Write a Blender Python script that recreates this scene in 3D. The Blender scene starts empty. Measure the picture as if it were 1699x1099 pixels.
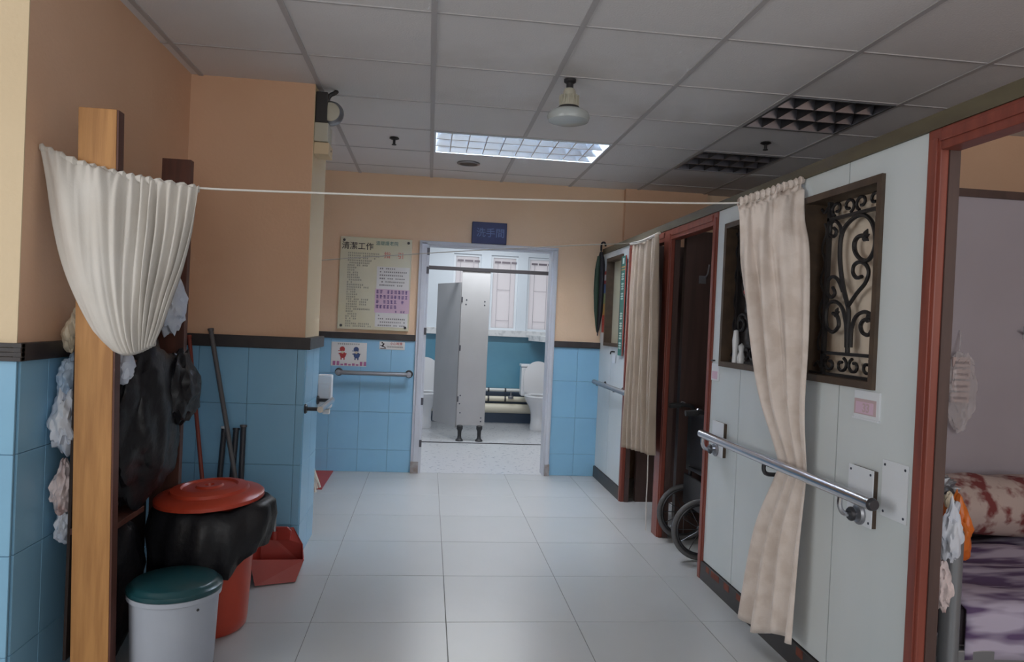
import bpy, bmesh, math, random
from mathutils import Vector, Matrix, noise

# ------------------------------------------------------------------ camera, world, light, exposure
sc = bpy.context.scene
C = sc.collection
H = 2.53                 # ceiling height
YAW, PITCH, ROLL = 0.1145, -0.0099, 0.0443
cam_d = bpy.data.cameras.new('camera')
cam_d.sensor_width = 36.0
cam_d.lens = 36.0 * 1203.0 / 1699.0
cam_d.clip_start = 0.05
cam = bpy.data.objects.new('camera', cam_d)
C.objects.link(cam)
fw = Vector((math.sin(YAW) * math.cos(PITCH), math.cos(YAW) * math.cos(PITCH), math.sin(PITCH)))
rt = Vector((math.cos(YAW), -math.sin(YAW), 0))
up = rt.cross(fw)
r2 = math.cos(ROLL) * rt + math.sin(ROLL) * up
u2 = -math.sin(ROLL) * rt + math.cos(ROLL) * up
m = Matrix((r2, u2, -fw)).transposed().to_4x4()
m.translation = (0, 0, 1.31)
cam.matrix_world = m
sc.camera = cam

w = bpy.data.worlds.new('world')
sc.world = w
w.use_nodes = True
bgn = w.node_tree.nodes['Background']
bgn.inputs[0].default_value = (0.92, 0.94, 1.0, 1)
bgn.inputs[1].default_value = 0.8


def area(name, loc, rot, sx, sy, energy, col):
    d = bpy.data.lights.new(name, 'AREA')
    d.shape = 'RECTANGLE'
    d.size, d.size_y, d.energy, d.color = sx, sy, energy, col
    o = bpy.data.objects.new(name, d)
    C.objects.link(o)
    o.location, o.rotation_euler = loc, rot
    return o


R = math.radians
# daylight entering through the big window in the wall behind the camera
area('rear_window_daylight', (0.9, -2.55, 1.62), (R(90), 0, 0), 3.0, 1.4, 46, (0.97, 0.985, 1.0))
# fill light added at an unseen left window to brighten the partition
area('side_fill', (-3.15, 0.2, 1.62), (0, R(-90), 0), 1.4, 2.4, 52, (0.97, 0.985, 1.0))
# unseen lights added under the washroom ceiling to brighten the room
area('washroom_fill', (0.6, 7.6, 2.44), (0, 0, 0), 1.2, 0.25, 32, (0.93, 0.97, 1.0))
area('washroom_fill_back', (0.6, 8.9, 2.44), (0, 0, 0), 1.2, 0.25, 9, (0.93, 0.97, 1.0))

# fill light added behind the camera to brighten the cubicles
area('cubicle_fill', (3.35, -2.55, 1.62), (R(90), 0, 0), 1.3, 1.4, 27, (0.97, 0.985, 1.0))
# the fluorescent tubes of the lit ceiling light, inside its housing above the louvre
area('louvre_light_tubes', (0.569, 5.013, 2.53 + .142), (0, 0, 0), 1.14, 0.54, 80, (1.0, 0.985, 0.965))

vs = sc.view_settings
vs.view_transform = 'Standard'
vs.look = 'None'
vs.gamma = 1.0
vs.use_curve_mapping = False
vs.exposure = 0.0
try:
    sc.cycles.use_denoising = True
except Exception:
    pass

random.seed(7)

# ------------------------------------------------------------------ materials


def lin(c):
    return tuple((v / 12.92 if v <= 0.04045 else ((v + 0.055) / 1.055) ** 2.4) for v in c)


def rgb(r, g, b):
    return lin((r / 255, g / 255, b / 255)) + (1,)


MATS = {}


def mat(name, col, rough=0.6, metal=0.0, col2=None, scale=8.0, detail=4.0, bump=0.0, bscale=40.0,
        spec=0.5, ramp=(0.35, 0.65), stretch=(1, 1, 1), sheen=0.0, emit=None, estr=0.0):
    mt = bpy.data.materials.new(name)
    mt.use_nodes = True
    nt = mt.node_tree
    b = nt.nodes['Principled BSDF']
    b.inputs['Base Color'].default_value = col
    b.inputs['Roughness'].default_value = rough
    b.inputs['Metallic'].default_value = metal
    b.inputs['Specular IOR Level'].default_value = spec
    if sheen:
        b.inputs['Sheen Weight'].default_value = sheen
    if emit:
        b.inputs['Emission Color'].default_value = emit
        b.inputs['Emission Strength'].default_value = estr
    if col2 or bump:
        tc = nt.nodes.new('ShaderNodeTexCoord')
        mp = nt.nodes.new('ShaderNodeMapping')
        mp.inputs['Scale'].default_value = stretch
        nt.links.new(tc.outputs['Object'], mp.inputs[0])
    if col2:
        n = nt.nodes.new('ShaderNodeTexNoise')
        n.inputs['Scale'].default_value = scale
        n.inputs['Detail'].default_value = detail
        nt.links.new(mp.outputs[0], n.inputs['Vector'])
        r = nt.nodes.new('ShaderNodeValToRGB')
        r.color_ramp.elements[0].position, r.color_ramp.elements[1].position = ramp
        r.color_ramp.elements[0].color = col
        r.color_ramp.elements[1].color = col2
        nt.links.new(n.outputs['Fac'], r.inputs[0])
        nt.links.new(r.outputs[0], b.inputs['Base Color'])
    if bump:
        n2 = nt.nodes.new('ShaderNodeTexNoise')
        n2.inputs['Scale'].default_value = bscale
        n2.inputs['Detail'].default_value = 3
        nt.links.new(mp.outputs[0], n2.inputs['Vector'])
        bp = nt.nodes.new('ShaderNodeBump')
        bp.inputs['Strength'].default_value = bump
        bp.inputs['Distance'].default_value = 0.01
        nt.links.new(n2.outputs['Fac'], bp.inputs['Height'])
        nt.links.new(bp.outputs[0], b.inputs['Normal'])
    MATS[name] = mt
    return mt


def see_through(name, col, fac, rough=0.15):
    mt = mat(name, col, rough)
    nt = mt.node_tree
    b = nt.nodes['Principled BSDF']
    out = nt.nodes['Material Output']
    t = nt.nodes.new('ShaderNodeBsdfTransparent')
    mx = nt.nodes.new('ShaderNodeMixShader')
    mx.inputs[0].default_value = fac
    nt.links.new(t.outputs[0], mx.inputs[1])
    nt.links.new(b.outputs[0], mx.inputs[2])
    nt.links.new(mx.outputs[0], out.inputs[0])
    return mt


def frosted(name, col):
    mt = mat(name, col, 0.4)
    nt = mt.node_tree
    b = nt.nodes['Principled BSDF']
    out = nt.nodes['Material Output']
    t = nt.nodes.new('ShaderNodeBsdfTranslucent')
    t.inputs[0].default_value = col
    mx = nt.nodes.new('ShaderNodeMixShader')
    mx.inputs[0].default_value = 0.25
    nt.links.new(t.outputs[0], mx.inputs[1])
    nt.links.new(b.outputs[0], mx.inputs[2])
    nt.links.new(mx.outputs[0], out.inputs[0])
    return mt


def cloth_mat(name, col, col2=None, trans=0.35, **k):
    mt = mat(name, col, 0.9, col2=col2, sheen=0.2, spec=0.2, **k)
    nt = mt.node_tree
    b = nt.nodes['Principled BSDF']
    out = nt.nodes['Material Output']
    t = nt.nodes.new('ShaderNodeBsdfTranslucent')
    t.inputs[0].default_value = col
    mx = nt.nodes.new('ShaderNodeMixShader')
    mx.inputs[0].default_value = 1 - trans
    nt.links.new(t.outputs[0], mx.inputs[1])
    nt.links.new(b.outputs[0], mx.inputs[2])
    nt.links.new(mx.outputs[0], out.inputs[0])
    return mt


mat('wall_orange', rgb(227, 187, 156), 0.75, col2=rgb(220, 178, 146), scale=1.3, bump=0.15, bscale=60)
mat('wall_orange_lit', rgb(232, 202, 172), 0.75, col2=rgb(226, 194, 163), scale=1.3, bump=0.15, bscale=60)  # far wall's tone paled: light around the door put into the colour
mat('wall_cream', rgb(226, 205, 172), 0.75, col2=rgb(219, 197, 163), scale=1.3, bump=0.12, bscale=60)
mat('blue_tile', rgb(142, 192, 222), 0.28, col2=rgb(136, 184, 216), scale=2.2, spec=0.45)
mat('grout', rgb(128, 164, 186), 0.8)
mat('dado', rgb(48, 44, 46), 0.45, col2=rgb(58, 52, 53), scale=14)
mat('floor_tile', rgb(180, 182, 183), 0.28, col2=rgb(174, 177, 178), scale=1.7, spec=0.45)
mat('floor_joint', rgb(132, 132, 132), 0.8)
mat('ceil_tile', rgb(226, 223, 223), 0.9, col2=rgb(220, 217, 217), scale=1.1, bump=0.25, bscale=120)
mat('ceil_stain', rgb(226, 223, 223), 0.9, col2=rgb(204, 198, 194), scale=1.6, ramp=(0.45, 0.75), bump=0.25, bscale=120)
mat('ceil_bar', rgb(184, 180, 181), 0.6)
mat('ceil_joint', rgb(96, 92, 92), 0.8)
mat('white_board', rgb(214, 220, 222), 0.45, col2=rgb(204, 212, 214), scale=2.0, stretch=(1, 1, .35))
mat('board_gap', rgb(70, 66, 62), 0.8)
mat('red_wood', rgb(140, 72, 58), 0.38, col2=rgb(120, 60, 50), scale=5, stretch=(6, 6, .5))
mat('dark_wood', rgb(84, 64, 60), 0.5, col2=rgb(72, 55, 52), scale=5, stretch=(5, 5, .5))
mat('olive_strip', rgb(96, 88, 68), 0.6, col2=rgb(84, 76, 60), scale=6, stretch=(3, 0.6, 3))
mat('frame_brown', rgb(84, 68, 54), 0.5, col2=rgb(70, 56, 46), scale=6, stretch=(3, 3, 3))
mat('base_black', rgb(48, 46, 48), 0.45, col2=rgb(60, 57, 58), scale=6)
mat('peeled_red', rgb(128, 70, 52), 0.7, col2=rgb(100, 52, 42), scale=20)
mat('iron', rgb(36, 34, 36), 0.45, metal=0.2)
mat('chrome', rgb(196, 198, 204), 0.22, metal=1.0)
mat('steel_dull', rgb(150, 152, 158), 0.4, metal=0.8)
mat('dark_metal', rgb(70, 70, 74), 0.4, metal=0.6)
mat('plate_white', rgb(224, 228, 234), 0.4)
mat('screw', rgb(70, 76, 90), 0.4, metal=0.6)
mat('pine', rgb(190, 138, 82), 0.55, col2=rgb(166, 116, 66), scale=3.2, stretch=(14, 14, 1.0), bump=0.08, bscale=20)
mat('walnut', rgb(98, 58, 46), 0.5, col2=rgb(80, 48, 40), scale=4, stretch=(10, 10, 1))
mat('shelf_dark', rgb(52, 40, 36), 0.7)
mat('black_bag', rgb(30, 30, 34), 0.42, bump=0.35, bscale=26, spec=0.3)
mat('white_bag', rgb(222, 226, 234), 0.4, col2=rgb(196, 206, 226), scale=6, bump=0.25, bscale=12)
mat('blue_bag', rgb(190, 208, 228), 0.42, col2=rgb(156, 182, 210), scale=6, bump=0.25, bscale=12)
mat('cream_bag', rgb(226, 214, 192), 0.5, col2=rgb(206, 190, 164), scale=8, bump=0.4, bscale=22)
mat('pink_bag', rgb(222, 206, 206), 0.5, col2=rgb(176, 112, 100), scale=11, ramp=(.5, .72), bump=0.4, bscale=22)
mat('orange_plastic', rgb(186, 68, 44), 0.34, col2=rgb(174, 60, 40), scale=4)
mat('red_plastic', rgb(170, 58, 48), 0.4, col2=rgb(158, 52, 44), scale=5)
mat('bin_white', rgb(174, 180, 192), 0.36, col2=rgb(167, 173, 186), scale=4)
mat('bin_green', rgb(26, 68, 74), 0.3, col2=rgb(24, 62, 68), scale=4)
mat('pedal_dark', rgb(74, 80, 90), 0.5)
mat('stick_red', rgb(138, 62, 50), 0.45)
mat('stick_grey', rgb(96, 94, 96), 0.5)
mat('stick_black', rgb(52, 54, 62), 0.5)
mat('mop_white', rgb(214, 210, 202), 0.9)
mat('rope', rgb(222, 218, 212), 0.8)
mat('rope_dim', rgb(180, 176, 170), 0.8)
cloth_mat('cloth_white', rgb(236, 232, 226), rgb(228, 222, 214), 0.22, scale=5, bump=0.12, bscale=160)
cloth_mat('cloth_beige', rgb(242, 230, 222), rgb(228, 214, 204), 0.18, scale=13, ramp=(0.45, 0.62), bump=0.15, bscale=160)
cloth_mat('cloth_tan', rgb(184, 168, 152), rgb(172, 156, 140), 0.12, scale=6, bump=0.12, bscale=140)
mat('cloth_window', rgb(228, 212, 194), 0.9, col2=rgb(204, 176, 150), scale=5, ramp=(.5, .8))
mat('mount_cream', rgb(212, 206, 176), 0.35, col2=rgb(206, 202, 184), scale=2)
mat('paper_white', rgb(224, 222, 220), 0.7)
mat('paper_pink', rgb(214, 184, 204), 0.7)
mat('ink_black', rgb(52, 46, 50), 0.7)
mat('ink_grey', rgb(128, 130, 122), 0.8)
mat('ink_purple', rgb(88, 62, 128), 0.7)
mat('ink_red', rgb(206, 132, 122), 0.7)
mat('ink_crimson', rgb(176, 64, 64), 0.7)
mat('ink_teal', rgb(92, 128, 124), 0.7)
mat('ink_blue', rgb(66, 84, 130), 0.7)
mat('ink_pink', rgb(176, 108, 150), 0.7)
mat('ink_pale', rgb(196, 172, 176), 0.7)
mat('sign_blue', rgb(34, 44, 92), 0.5)
mat('sign_ink', rgb(88, 108, 156), 0.4)
mat('door_paint', rgb(206, 210, 220), 0.4, col2=rgb(196, 200, 210), scale=3)
mat('rust', rgb(138, 126, 122), 0.8, col2=rgb(168, 164, 166), scale=20)
mat('hinge', rgb(84, 84, 92), 0.4, metal=0.7)
mat('wash_wall', rgb(206, 214, 222), 0.55)
mat('wash_tile', rgb(96, 152, 176), 0.3, col2=rgb(90, 144, 170), scale=3)
mat('wash_dark', rgb(66, 86, 110), 0.4)
mat('sill_stone', rgb(206, 208, 210), 0.5, col2=rgb(166, 170, 174), scale=16, ramp=(.5, .75))
mat('stall_grey', rgb(172, 172, 174), 0.4, col2=rgb(166, 166, 168), scale=3)
mat('rail_black', rgb(44, 42, 46), 0.4)
mat('foot_black', rgb(42, 44, 48), 0.5)
mat('ceramic', rgb(226, 228, 232), 0.12, spec=0.6)
mat('pipe_cream', rgb(220, 214, 196), 0.4)
mat('pipe_white', rgb(214, 216, 214), 0.4)
frosted('window_frost', rgb(243, 240, 241))
mat('window_white', rgb(220, 226, 232), 0.5)
mat('grille_line', rgb(178, 172, 178), 0.5)
mat('vent_dark', rgb(120, 112, 120), 0.5)
mat('wc_floor', rgb(190, 192, 196), 0.3, col2=rgb(132, 138, 150), scale=26, detail=1.0, ramp=(.62, .70))
mat('rubber', rgb(46, 47, 50), 0.7)
mat('tyre_grey', rgb(92, 92, 94), 0.6)
mat('vinyl_black', rgb(36, 36, 40), 0.45)
mat('lamp_glass', rgb(182, 188, 188), 0.25)
mat('lamp_body', rgb(190, 186, 170), 0.5)
mat('lamp_black', rgb(44, 42, 44), 0.5)
mat('louvre', rgb(212, 224, 240), 0.22, metal=1.0)
mat('louvre_shaded', rgb(158, 160, 172), 0.28, metal=0.95)  # louvre metal darkened in its colour for the unlit lights
mat('housing_shaded', rgb(84, 82, 88), 0.5)  # housing colour darkened for the unlit lights
mat('fixture_white', rgb(214, 222, 230), 0.4)
mat('tube_off', rgb(196, 196, 200), 0.4)
mat('tube_on', rgb(230, 238, 250), 0.4, emit=(0.86, 0.93, 1.0, 1), estr=1.0)
mat('umbrella_green', rgb(42, 66, 54), 0.7)
mat('umbrella_black', rgb(40, 40, 48), 0.7)
mat('banner_green', rgb(38, 112, 104), 0.5)
mat('banner_white', rgb(200, 220, 216), 0.5)
mat('strip_red', rgb(178, 62, 52), 0.5)
mat('strip_blue', rgb(92, 116, 168), 0.5)
mat('strip_green', rgb(150, 164, 112), 0.5)
mat('strip_yellow', rgb(196, 158, 92), 0.5)
mat('window_pale', rgb(196, 192, 172), 0.6, col2=rgb(184, 184, 158), scale=3)
see_through('dark_glass', rgb(40, 38, 40), 0.55, 0.1)
mat('panel_grey', rgb(176, 170, 180), 0.5, col2=rgb(170, 164, 174), scale=2)
mat('bed_steel', rgb(140, 144, 150), 0.35, metal=0.5)
mat('quilt', rgb(200, 182, 176), 0.9, col2=rgb(128, 62, 62), scale=15, ramp=(.46, .62), detail=3)
mat('sheet', rgb(190, 182, 204), 0.9, col2=rgb(98, 78, 116), scale=5, ramp=(.42, .58), stretch=(0.8, 3.5, 3.5), detail=2)
mat('mattress_dark', rgb(96, 88, 96), 0.9)
mat('orange_bag', rgb(226, 122, 44), 0.35, col2=rgb(206, 98, 36), scale=6, bump=0.4, bscale=20)
see_through('clear_bag', rgb(226, 222, 226), 0.35, 0.12)
mat('pack_pink', rgb(206, 186, 184), 0.6)
mat('pack_dark', rgb(128, 106, 108), 0.6)
mat('glass_pane', rgb(230, 235, 240), 0.1)

# ------------------------------------------------------------------ builders


class MB:
    """collects geometry in world coordinates for one mesh"""

    def __init__(s):
        s.bm = bmesh.new()

    def box(s, x0, x1, y0, y1, z0, z1):
        v = [s.bm.verts.new(p) for p in ((x0, y0, z0), (x1, y0, z0), (x1, y1, z0), (x0, y1, z0),
                                         (x0, y0, z1), (x1, y0, z1), (x1, y1, z1), (x0, y1, z1))]
        for f in ((0, 3, 2, 1), (4, 5, 6, 7), (0, 1, 5, 4), (1, 2, 6, 5), (2, 3, 7, 6), (3, 0, 4, 7)):
            s.bm.faces.new([v[i] for i in f])
        return s

    def cbox(s, c, d, rot=None):
        n0 = len(s.bm.verts)
        s.box(-d[0] / 2, d[0] / 2, -d[1] / 2, d[1] / 2, -d[2] / 2, d[2] / 2)
        s.bm.verts.ensure_lookup_table()
        M = Matrix.Translation(c) @ (rot.to_4x4() if rot else Matrix.Identity(4))
        for v in s.bm.verts[n0:]:
            v.co = M @ v.co
        return s

    def tube(s, pts, r, n=10, cap=True, closed=False):
        pts = [Vector(p) for p in pts]
        k = len(pts)
        rs = r if isinstance(r, (list, tuple)) else [r] * k
        rings = []
        prev = None
        for i, p in enumerate(pts):
            if closed:
                t = (pts[(i + 1) % k] - pts[i - 1])
            else:
                t = pts[min(i + 1, k - 1)] - pts[max(i - 1, 0)]
            t.normalize()
            if prev is None:
                a = Vector((0, 0, 1)) if abs(t.z) < 0.9 else Vector((1, 0, 0))
                u = t.cross(a).normalized()
            else:
                u = (prev - prev.dot(t) * t).normalized()
            prev = u
            vv = t.cross(u)
            rings.append([s.bm.verts.new(p + rs[i] * (math.cos(2 * math.pi * j / n) * u + math.sin(2 * math.pi * j / n) * vv))
                          for j in range(n)])
        for i in range(k if closed else k - 1):
            a, b = rings[i], rings[(i + 1) % k]
            for j in range(n):
                s.bm.faces.new((a[j], a[(j + 1) % n], b[(j + 1) % n], b[j]))
        if cap and not closed:
            s.bm.faces.new(list(reversed(rings[0])))
            s.bm.faces.new(rings[-1])
        return s

    def lathe(s, c, prof, n=28, axis='z', sx=1.0, sy=1.0):
        """prof: list of (radius, height); closed to the axis where radius is 0"""
        rings = []
        for r, h in prof:
            ring = []
            for j in range(n if r > 1e-6 else 1):
                a = 2 * math.pi * j / n
                p = (r * math.cos(a) * sx, r * math.sin(a) * sy, h)
                if axis == 'y':
                    p = (p[0], p[2], p[1])
                elif axis == 'x':
                    p = (p[2], p[0], p[1])
                ring.append(s.bm.verts.new(Vector(c) + Vector(p)))
            rings.append(ring)
        for a, b in zip(rings, rings[1:]):
            for j in range(n):
                q = [a[j % len(a)], a[(j + 1) % len(a)], b[(j + 1) % len(b)], b[j % len(b)]]
                u = []
                for x in q:
                    if x not in u:
                        u.append(x)
                if len(u) > 2:
                    s.bm.faces.new(u)
        return s

    def grid(s, rows, close=False):
        vs_ = [[s.bm.verts.new(p) for p in row] for row in rows]
        for a, b in zip(vs_, vs_[1:]):
            for i in range(len(a) - 1):
                s.bm.faces.new((a[i], a[i + 1], b[i + 1], b[i]))
            if close:
                s.bm.faces.new((a[-1], a[0], b[0], b[-1]))
        return s

    def prism(s, poly, axis, a, b):
        """extrude a 2-D polygon along an axis from a to b"""
        def P(u, v, t):
            return {'x': (t, u, v), 'y': (u, t, v), 'z': (u, v, t)}[axis]
        A = [s.bm.verts.new(P(u, v, a)) for u, v in poly]
        B = [s.bm.verts.new(P(u, v, b)) for u, v in poly]
        n = len(poly)
        s.bm.faces.new(A)
        s.bm.faces.new(list(reversed(B)))
        for i in range(n):
            s.bm.faces.new((A[i], B[i], B[(i + 1) % n], A[(i + 1) % n]))
        return s

    def build(s, name, material, parent=None, smooth=False, bevel=0.0, thick=0.0, sub=0):
        bmesh.ops.recalc_face_normals(s.bm, faces=s.bm.faces[:])
        if bevel:
            bmesh.ops.bevel(s.bm, geom=s.bm.edges[:], offset=bevel, segments=2, affect='EDGES', profile=0.6)
        org = WL.get(parent.name, Vector()) if parent else None
        if parent is None:
            xs = [v.co for v in s.bm.verts]
            lo = Vector((min(v.x for v in xs), min(v.y for v in xs), min(v.z for v in xs)))
            hi = Vector((max(v.x for v in xs), max(v.y for v in xs), max(v.z for v in xs)))
            org = Vector(((lo.x + hi.x) / 2, (lo.y + hi.y) / 2, lo.z))
        for v in s.bm.verts:
            v.co -= org
        me = bpy.data.meshes.new(name)
        s.bm.to_mesh(me)
        s.bm.free()
        if smooth:
            for p in me.polygons:
                p.use_smooth = True
        me.materials.append(MATS[material])
        o = bpy.data.objects.new(name, me)
        C.objects.link(o)
        if parent:
            o.parent = parent
            WL[o.name] = org.copy()
        else:
            o.location = org
            WL[o.name] = org.copy()
        if thick:
            md = o.modifiers.new('thickness', 'SOLIDIFY')
            md.thickness = thick
            md.offset = 0
        if sub:
            md = o.modifiers.new('smooth', 'SUBSURF')
            md.levels = md.render_levels = sub
        if smooth and not thick:
            try:
                me.set_sharp_from_angle(angle=R(40))
            except Exception:
                pass
        return o


WL = {}


def tag(o, label, cat, group=None):
    o['label'] = label
    o['category'] = cat
    if group:
        o['group'] = group
    return o


def struct(o):
    o['kind'] = 'structure'
    return o


def thing(name, label, cat, loc, group=None):
    o = bpy.data.objects.new(name, None)
    o.empty_display_size = 0.1
    C.objects.link(o)
    o.location = loc
    WL[o.name] = Vector(loc)
    return tag(o, label, cat, group)


def bx(name, material, x0, x1, y0, y1, z0, z1, parent=None, bevel=0.0):
    return MB().box(x0, x1, y0, y1, z0, z1).build(name, material, parent, bevel=bevel)


def piece(name, src, parent, loc):
    """a copy of a small piece that shares its mesh; loc in world coordinates of its own origin"""
    o = bpy.data.objects.new(name, src)
    C.objects.link(o)
    o.parent = parent
    o.location = Vector(loc) - WL[parent.name]
    return o


def box_mesh(name, dx, dy, dz, material, bev=0.0):
    b = MB().box(0, dx, 0, dy, 0, dz)
    bmesh.ops.recalc_face_normals(b.bm, faces=b.bm.faces[:])
    if bev:
        bmesh.ops.bevel(b.bm, geom=b.bm.edges[:], offset=bev, segments=1, affect='EDGES')
    me = bpy.data.meshes.new(name)
    b.bm.to_mesh(me)
    b.bm.free()
    me.materials.append(MATS[material])
    return me


_cache = {}


def cut_piece(name, parent, x0, x1, y0, y1, z0, z1, material, bev=0.0):
    key = (name, round(x1 - x0, 3), round(y1 - y0, 3), round(z1 - z0, 3), material)
    if key not in _cache:
        _cache[key] = box_mesh(name, x1 - x0, y1 - y0, z1 - z0, material, bev)
    return piece(name, _cache[key], parent, (x0, y0, z0))


def smoothline(pts, k=6):
    """Catmull-Rom through the points"""
    pts = [Vector(p) for p in pts]
    out = []
    for i in range(len(pts) - 1):
        p0, p1, p2, p3 = pts[max(i - 1, 0)], pts[i], pts[i + 1], pts[min(i + 2, len(pts) - 1)]
        for j in range(k):
            t = j / k
            out.append(0.5 * ((2 * p1) + (p2 - p0) * t + (2 * p0 - 5 * p1 + 4 * p2 - p3) * t * t + (3 * p1 - p0 - 3 * p2 + p3) * t ** 3))
    out.append(pts[-1])
    return out


def text_mesh(name, body, size, material, parent, loc, face, bold=0.0):
    """flat lettering standing on a surface. face: 'y' reads from -Y, 'x' reads from -X"""
    cu = bpy.data.curves.new(name + '_curve', 'FONT')
    cu.body = body
    cu.size = size
    cu.align_x = 'CENTER'
    cu.align_y = 'CENTER'
    cu.offset = bold
    cu.extrude = 0.0004
    cu.resolution_u = 2
    to = bpy.data.objects.new(name + '_tmp', cu)
    C.objects.link(to)
    dg = bpy.context.evaluated_depsgraph_get()
    me = bpy.data.meshes.new_from_object(to.evaluated_get(dg))
    bpy.data.objects.remove(to)
    bpy.data.curves.remove(cu)
    me.name = name
    rot = Matrix.Rotation(R(90), 4, 'X')
    if face == 'x':
        rot = Matrix.Rotation(R(-90), 4, 'Z') @ rot
    me.transform(rot)
    me.materials.clear()
    me.materials.append(MATS[material])
    o = bpy.data.objects.new(name, me)
    C.objects.link(o)
    o.parent = parent
    o.location = Vector(loc) - WL[parent.name]
    return o


def dashes(name, material, parent, x0, z_top, widths, pitch, hgt, y, cw, face='y', fill=0.78):
    """rows of tiny character marks, one joined flat print"""
    b = MB()
    rnd = random.Random(len(widths) * 7 + int(z_top * 1000))
    for i, wd in enumerate(widths):
        z = z_top - i * pitch
        x = x0
        end = x0 + wd
        while x < end - cw * .5:
            if rnd.random() > 0.08:
                ww = cw * fill
                zc = z - hgt / 2
                for q in range(3):
                    hh = hgt * rnd.uniform(.12, .2)
                    zz = zc - hgt / 2 + hgt * (q + .5) / 3
                    if face == 'y':
                        b.box(x, x + ww * rnd.uniform(.7, 1), y - .0006, y, zz - hh / 2, zz + hh / 2)
                    else:
                        b.box(y - .0006, y, x, x + ww, zz - hh / 2, zz + hh / 2)
                xm = x + ww * rnd.uniform(.25, .6)
                if face == 'y':
                    b.box(xm, xm + ww * .16, y - .0006, y, zc - hgt / 2, zc + hgt / 2)
                else:
                    b.box(y - .0006, y, xm, xm + ww * .16, zc - hgt / 2, zc + hgt / 2)
            x += cw
    o = b.build(name, material, parent)
    o['kind'] = 'stuff'
    return o


def lump(name, material, c, rad, amp=0.18, freq=3.0, seed=0, parent=None, sub=4, pinch=0.0, pleat=0.0):
    b = MB()
    bmesh.ops.create_icosphere(b.bm, subdivisions=sub, radius=1.0)
    off = Vector((seed * 3.7, seed * 1.9, seed * 5.3))
    for v in b.bm.verts:
        d = v.co.normalized()
        k = 1 + amp * noise.noise(d * freq + off) + amp * .3 * noise.noise(d * freq * 2.7 + off) - amp * .4 * abs(noise.noise(d * freq * 1.7 - off))
        if pleat:
            k += pleat * math.sin(math.atan2(d.y, d.x) * 11 + 2 * noise.noise(d * 2 + off)) * max(0, d.z + .2)
        p = d * k
        if pinch and d.z > 0:
            q = 1 - pinch * (d.z ** 1.5)
            p.x *= q
            p.y *= q
            p.z *= 1 + .35 * pinch * d.z
        v.co = Vector(c) + Vector((p.x * rad[0], p.y * rad[1], p.z * rad[2]))
    return b.build(name, material, parent, smooth=True)


# ------------------------------------------------------------------ floor
PX = 1.50               # corridor face of the white partition
FW = 6.25               # far wall
LW = -1.28              # left wall
fl = struct(bx('floor', 'floor_joint', -3.2, 4.2, -2.6, FW + .12, -.08, -.0025))
TS, GX, GY = 0.576, -0.4465, 3.147
g = 0.0016
for i in range(-6, 9):
    for j in range(-10, 7):
        x0, x1 = GX + TS * i, GX + TS * (i + 1)
        y0, y1 = GY + TS * j, GY + TS * (j + 1)
        x0, x1 = max(x0, -3.2), min(x1, 4.2)
        y0, y1 = max(y0, -2.6), min(y1, FW)
        if x1 - x0 < .02 or y1 - y0 < .02:
            continue
        if x1 < LW - .1 and y0 > 2.6:
            continue
        cut_piece('tile', fl, x0 + g, x1 - g, y0 + g, y1 - g, -.006, 0.0, 'floor_tile', 0.0008)

# ------------------------------------------------------------------ ceiling: slab, bars and lay-in tiles
ce = struct(bx('ceiling', 'ceil_joint', -3.2, 4.2, -2.6, FW + .12, H + .16, H + .22))
CX, CY = -0.0311, 2.913
lights = {(0, 3): 1, (1, 3): 1, (3, 1): 2, (3, 3): 3}
tiles_stain = {(0, 0), (1, 0), (0, 1), (1, 1), (2, 1)}
for i in range(-6, 8):
    for j in range(-10, 6):
        x0, x1 = max(CX + .6 * i, -3.2), min(CX + .6 * (i + 1), 4.2)
        y0, y1 = max(CY + .6 * j, -2.6), min(CY + .6 * (j + 1), FW)
        if x1 - x0 < .02 or y1 - y0 < .02 or (i, j) in lights:
            continue
        cut_piece('ceiling_tile', ce, x0 + .003, x1 - .003, y0 + .003, y1 - .003, H + .003, H + .016,
                  'ceil_stain' if (i, j) in tiles_stain else 'ceil_tile')
for i in range(-5, 8):
    x = CX + .6 * i
    for ya, yb_ in ([(-2.6, CY + 1.79), (CY + 2.41, FW)] if i == 1 else [(-2.6, FW)] if x < 4.2 else []):
        cut_piece('ceiling_bar', ce, x - .012, x + .012, ya, yb_, H - .002, H + .004, 'ceil_bar')
for j in range(-9, 7):
    y = CY + .6 * j
    if y < FW:
        cut_piece('cross_bar', ce, -3.2, 4.2, y - .006, y + .006, H - .0005, H + .0035, 'ceil_bar')
        cut_piece('painted_shadow', ce, -3.2, 4.2, y + .006, y + .010, H + .0015, H + .005, 'ceil_joint')  # dark strip paints the shadow line beside each cross bar

# ------------------------------------------------------------------ walls with tiled wainscot
DZ0, DZ1 = 1.125, 1.182          # dado band


def wainscot(parent, axis, face, a0, a1, sgn, start, z_hi=DZ0):
    """tiles 0.25 x 0.32 on a wall face. axis: 'x' runs along X (face at y), 'y' runs along Y (face at x)"""
    zs = [0.0, .19, .51, .83, z_hi]
    e = .0010
    k0 = math.floor((a0 - start) / .25)
    k = k0
    while start + .25 * k < a1 - .005:
        p, q = max(a0, start + .25 * k), min(a1, start + .25 * (k + 1))
        k += 1
        if q - p < .012:
            continue
        for z0, z1 in zip(zs, zs[1:]):
            lo, hi = sorted((face, face + sgn * .008))
            if axis == 'x':
                cut_piece('tile', parent, p + e, q - e, lo, hi, z0 + e, z1 - e, 'blue_tile', .0012)
            else:
                cut_piece('tile', parent, lo, hi, p + e, q - e, z0 + e, z1 - e, 'blue_tile', .0012)


def wall_box(name, x0, x1, y0, y1, upper='wall_orange'):
    return struct(bx(name, upper, x0, x1, y0, y1, 0, H + .15))


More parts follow.
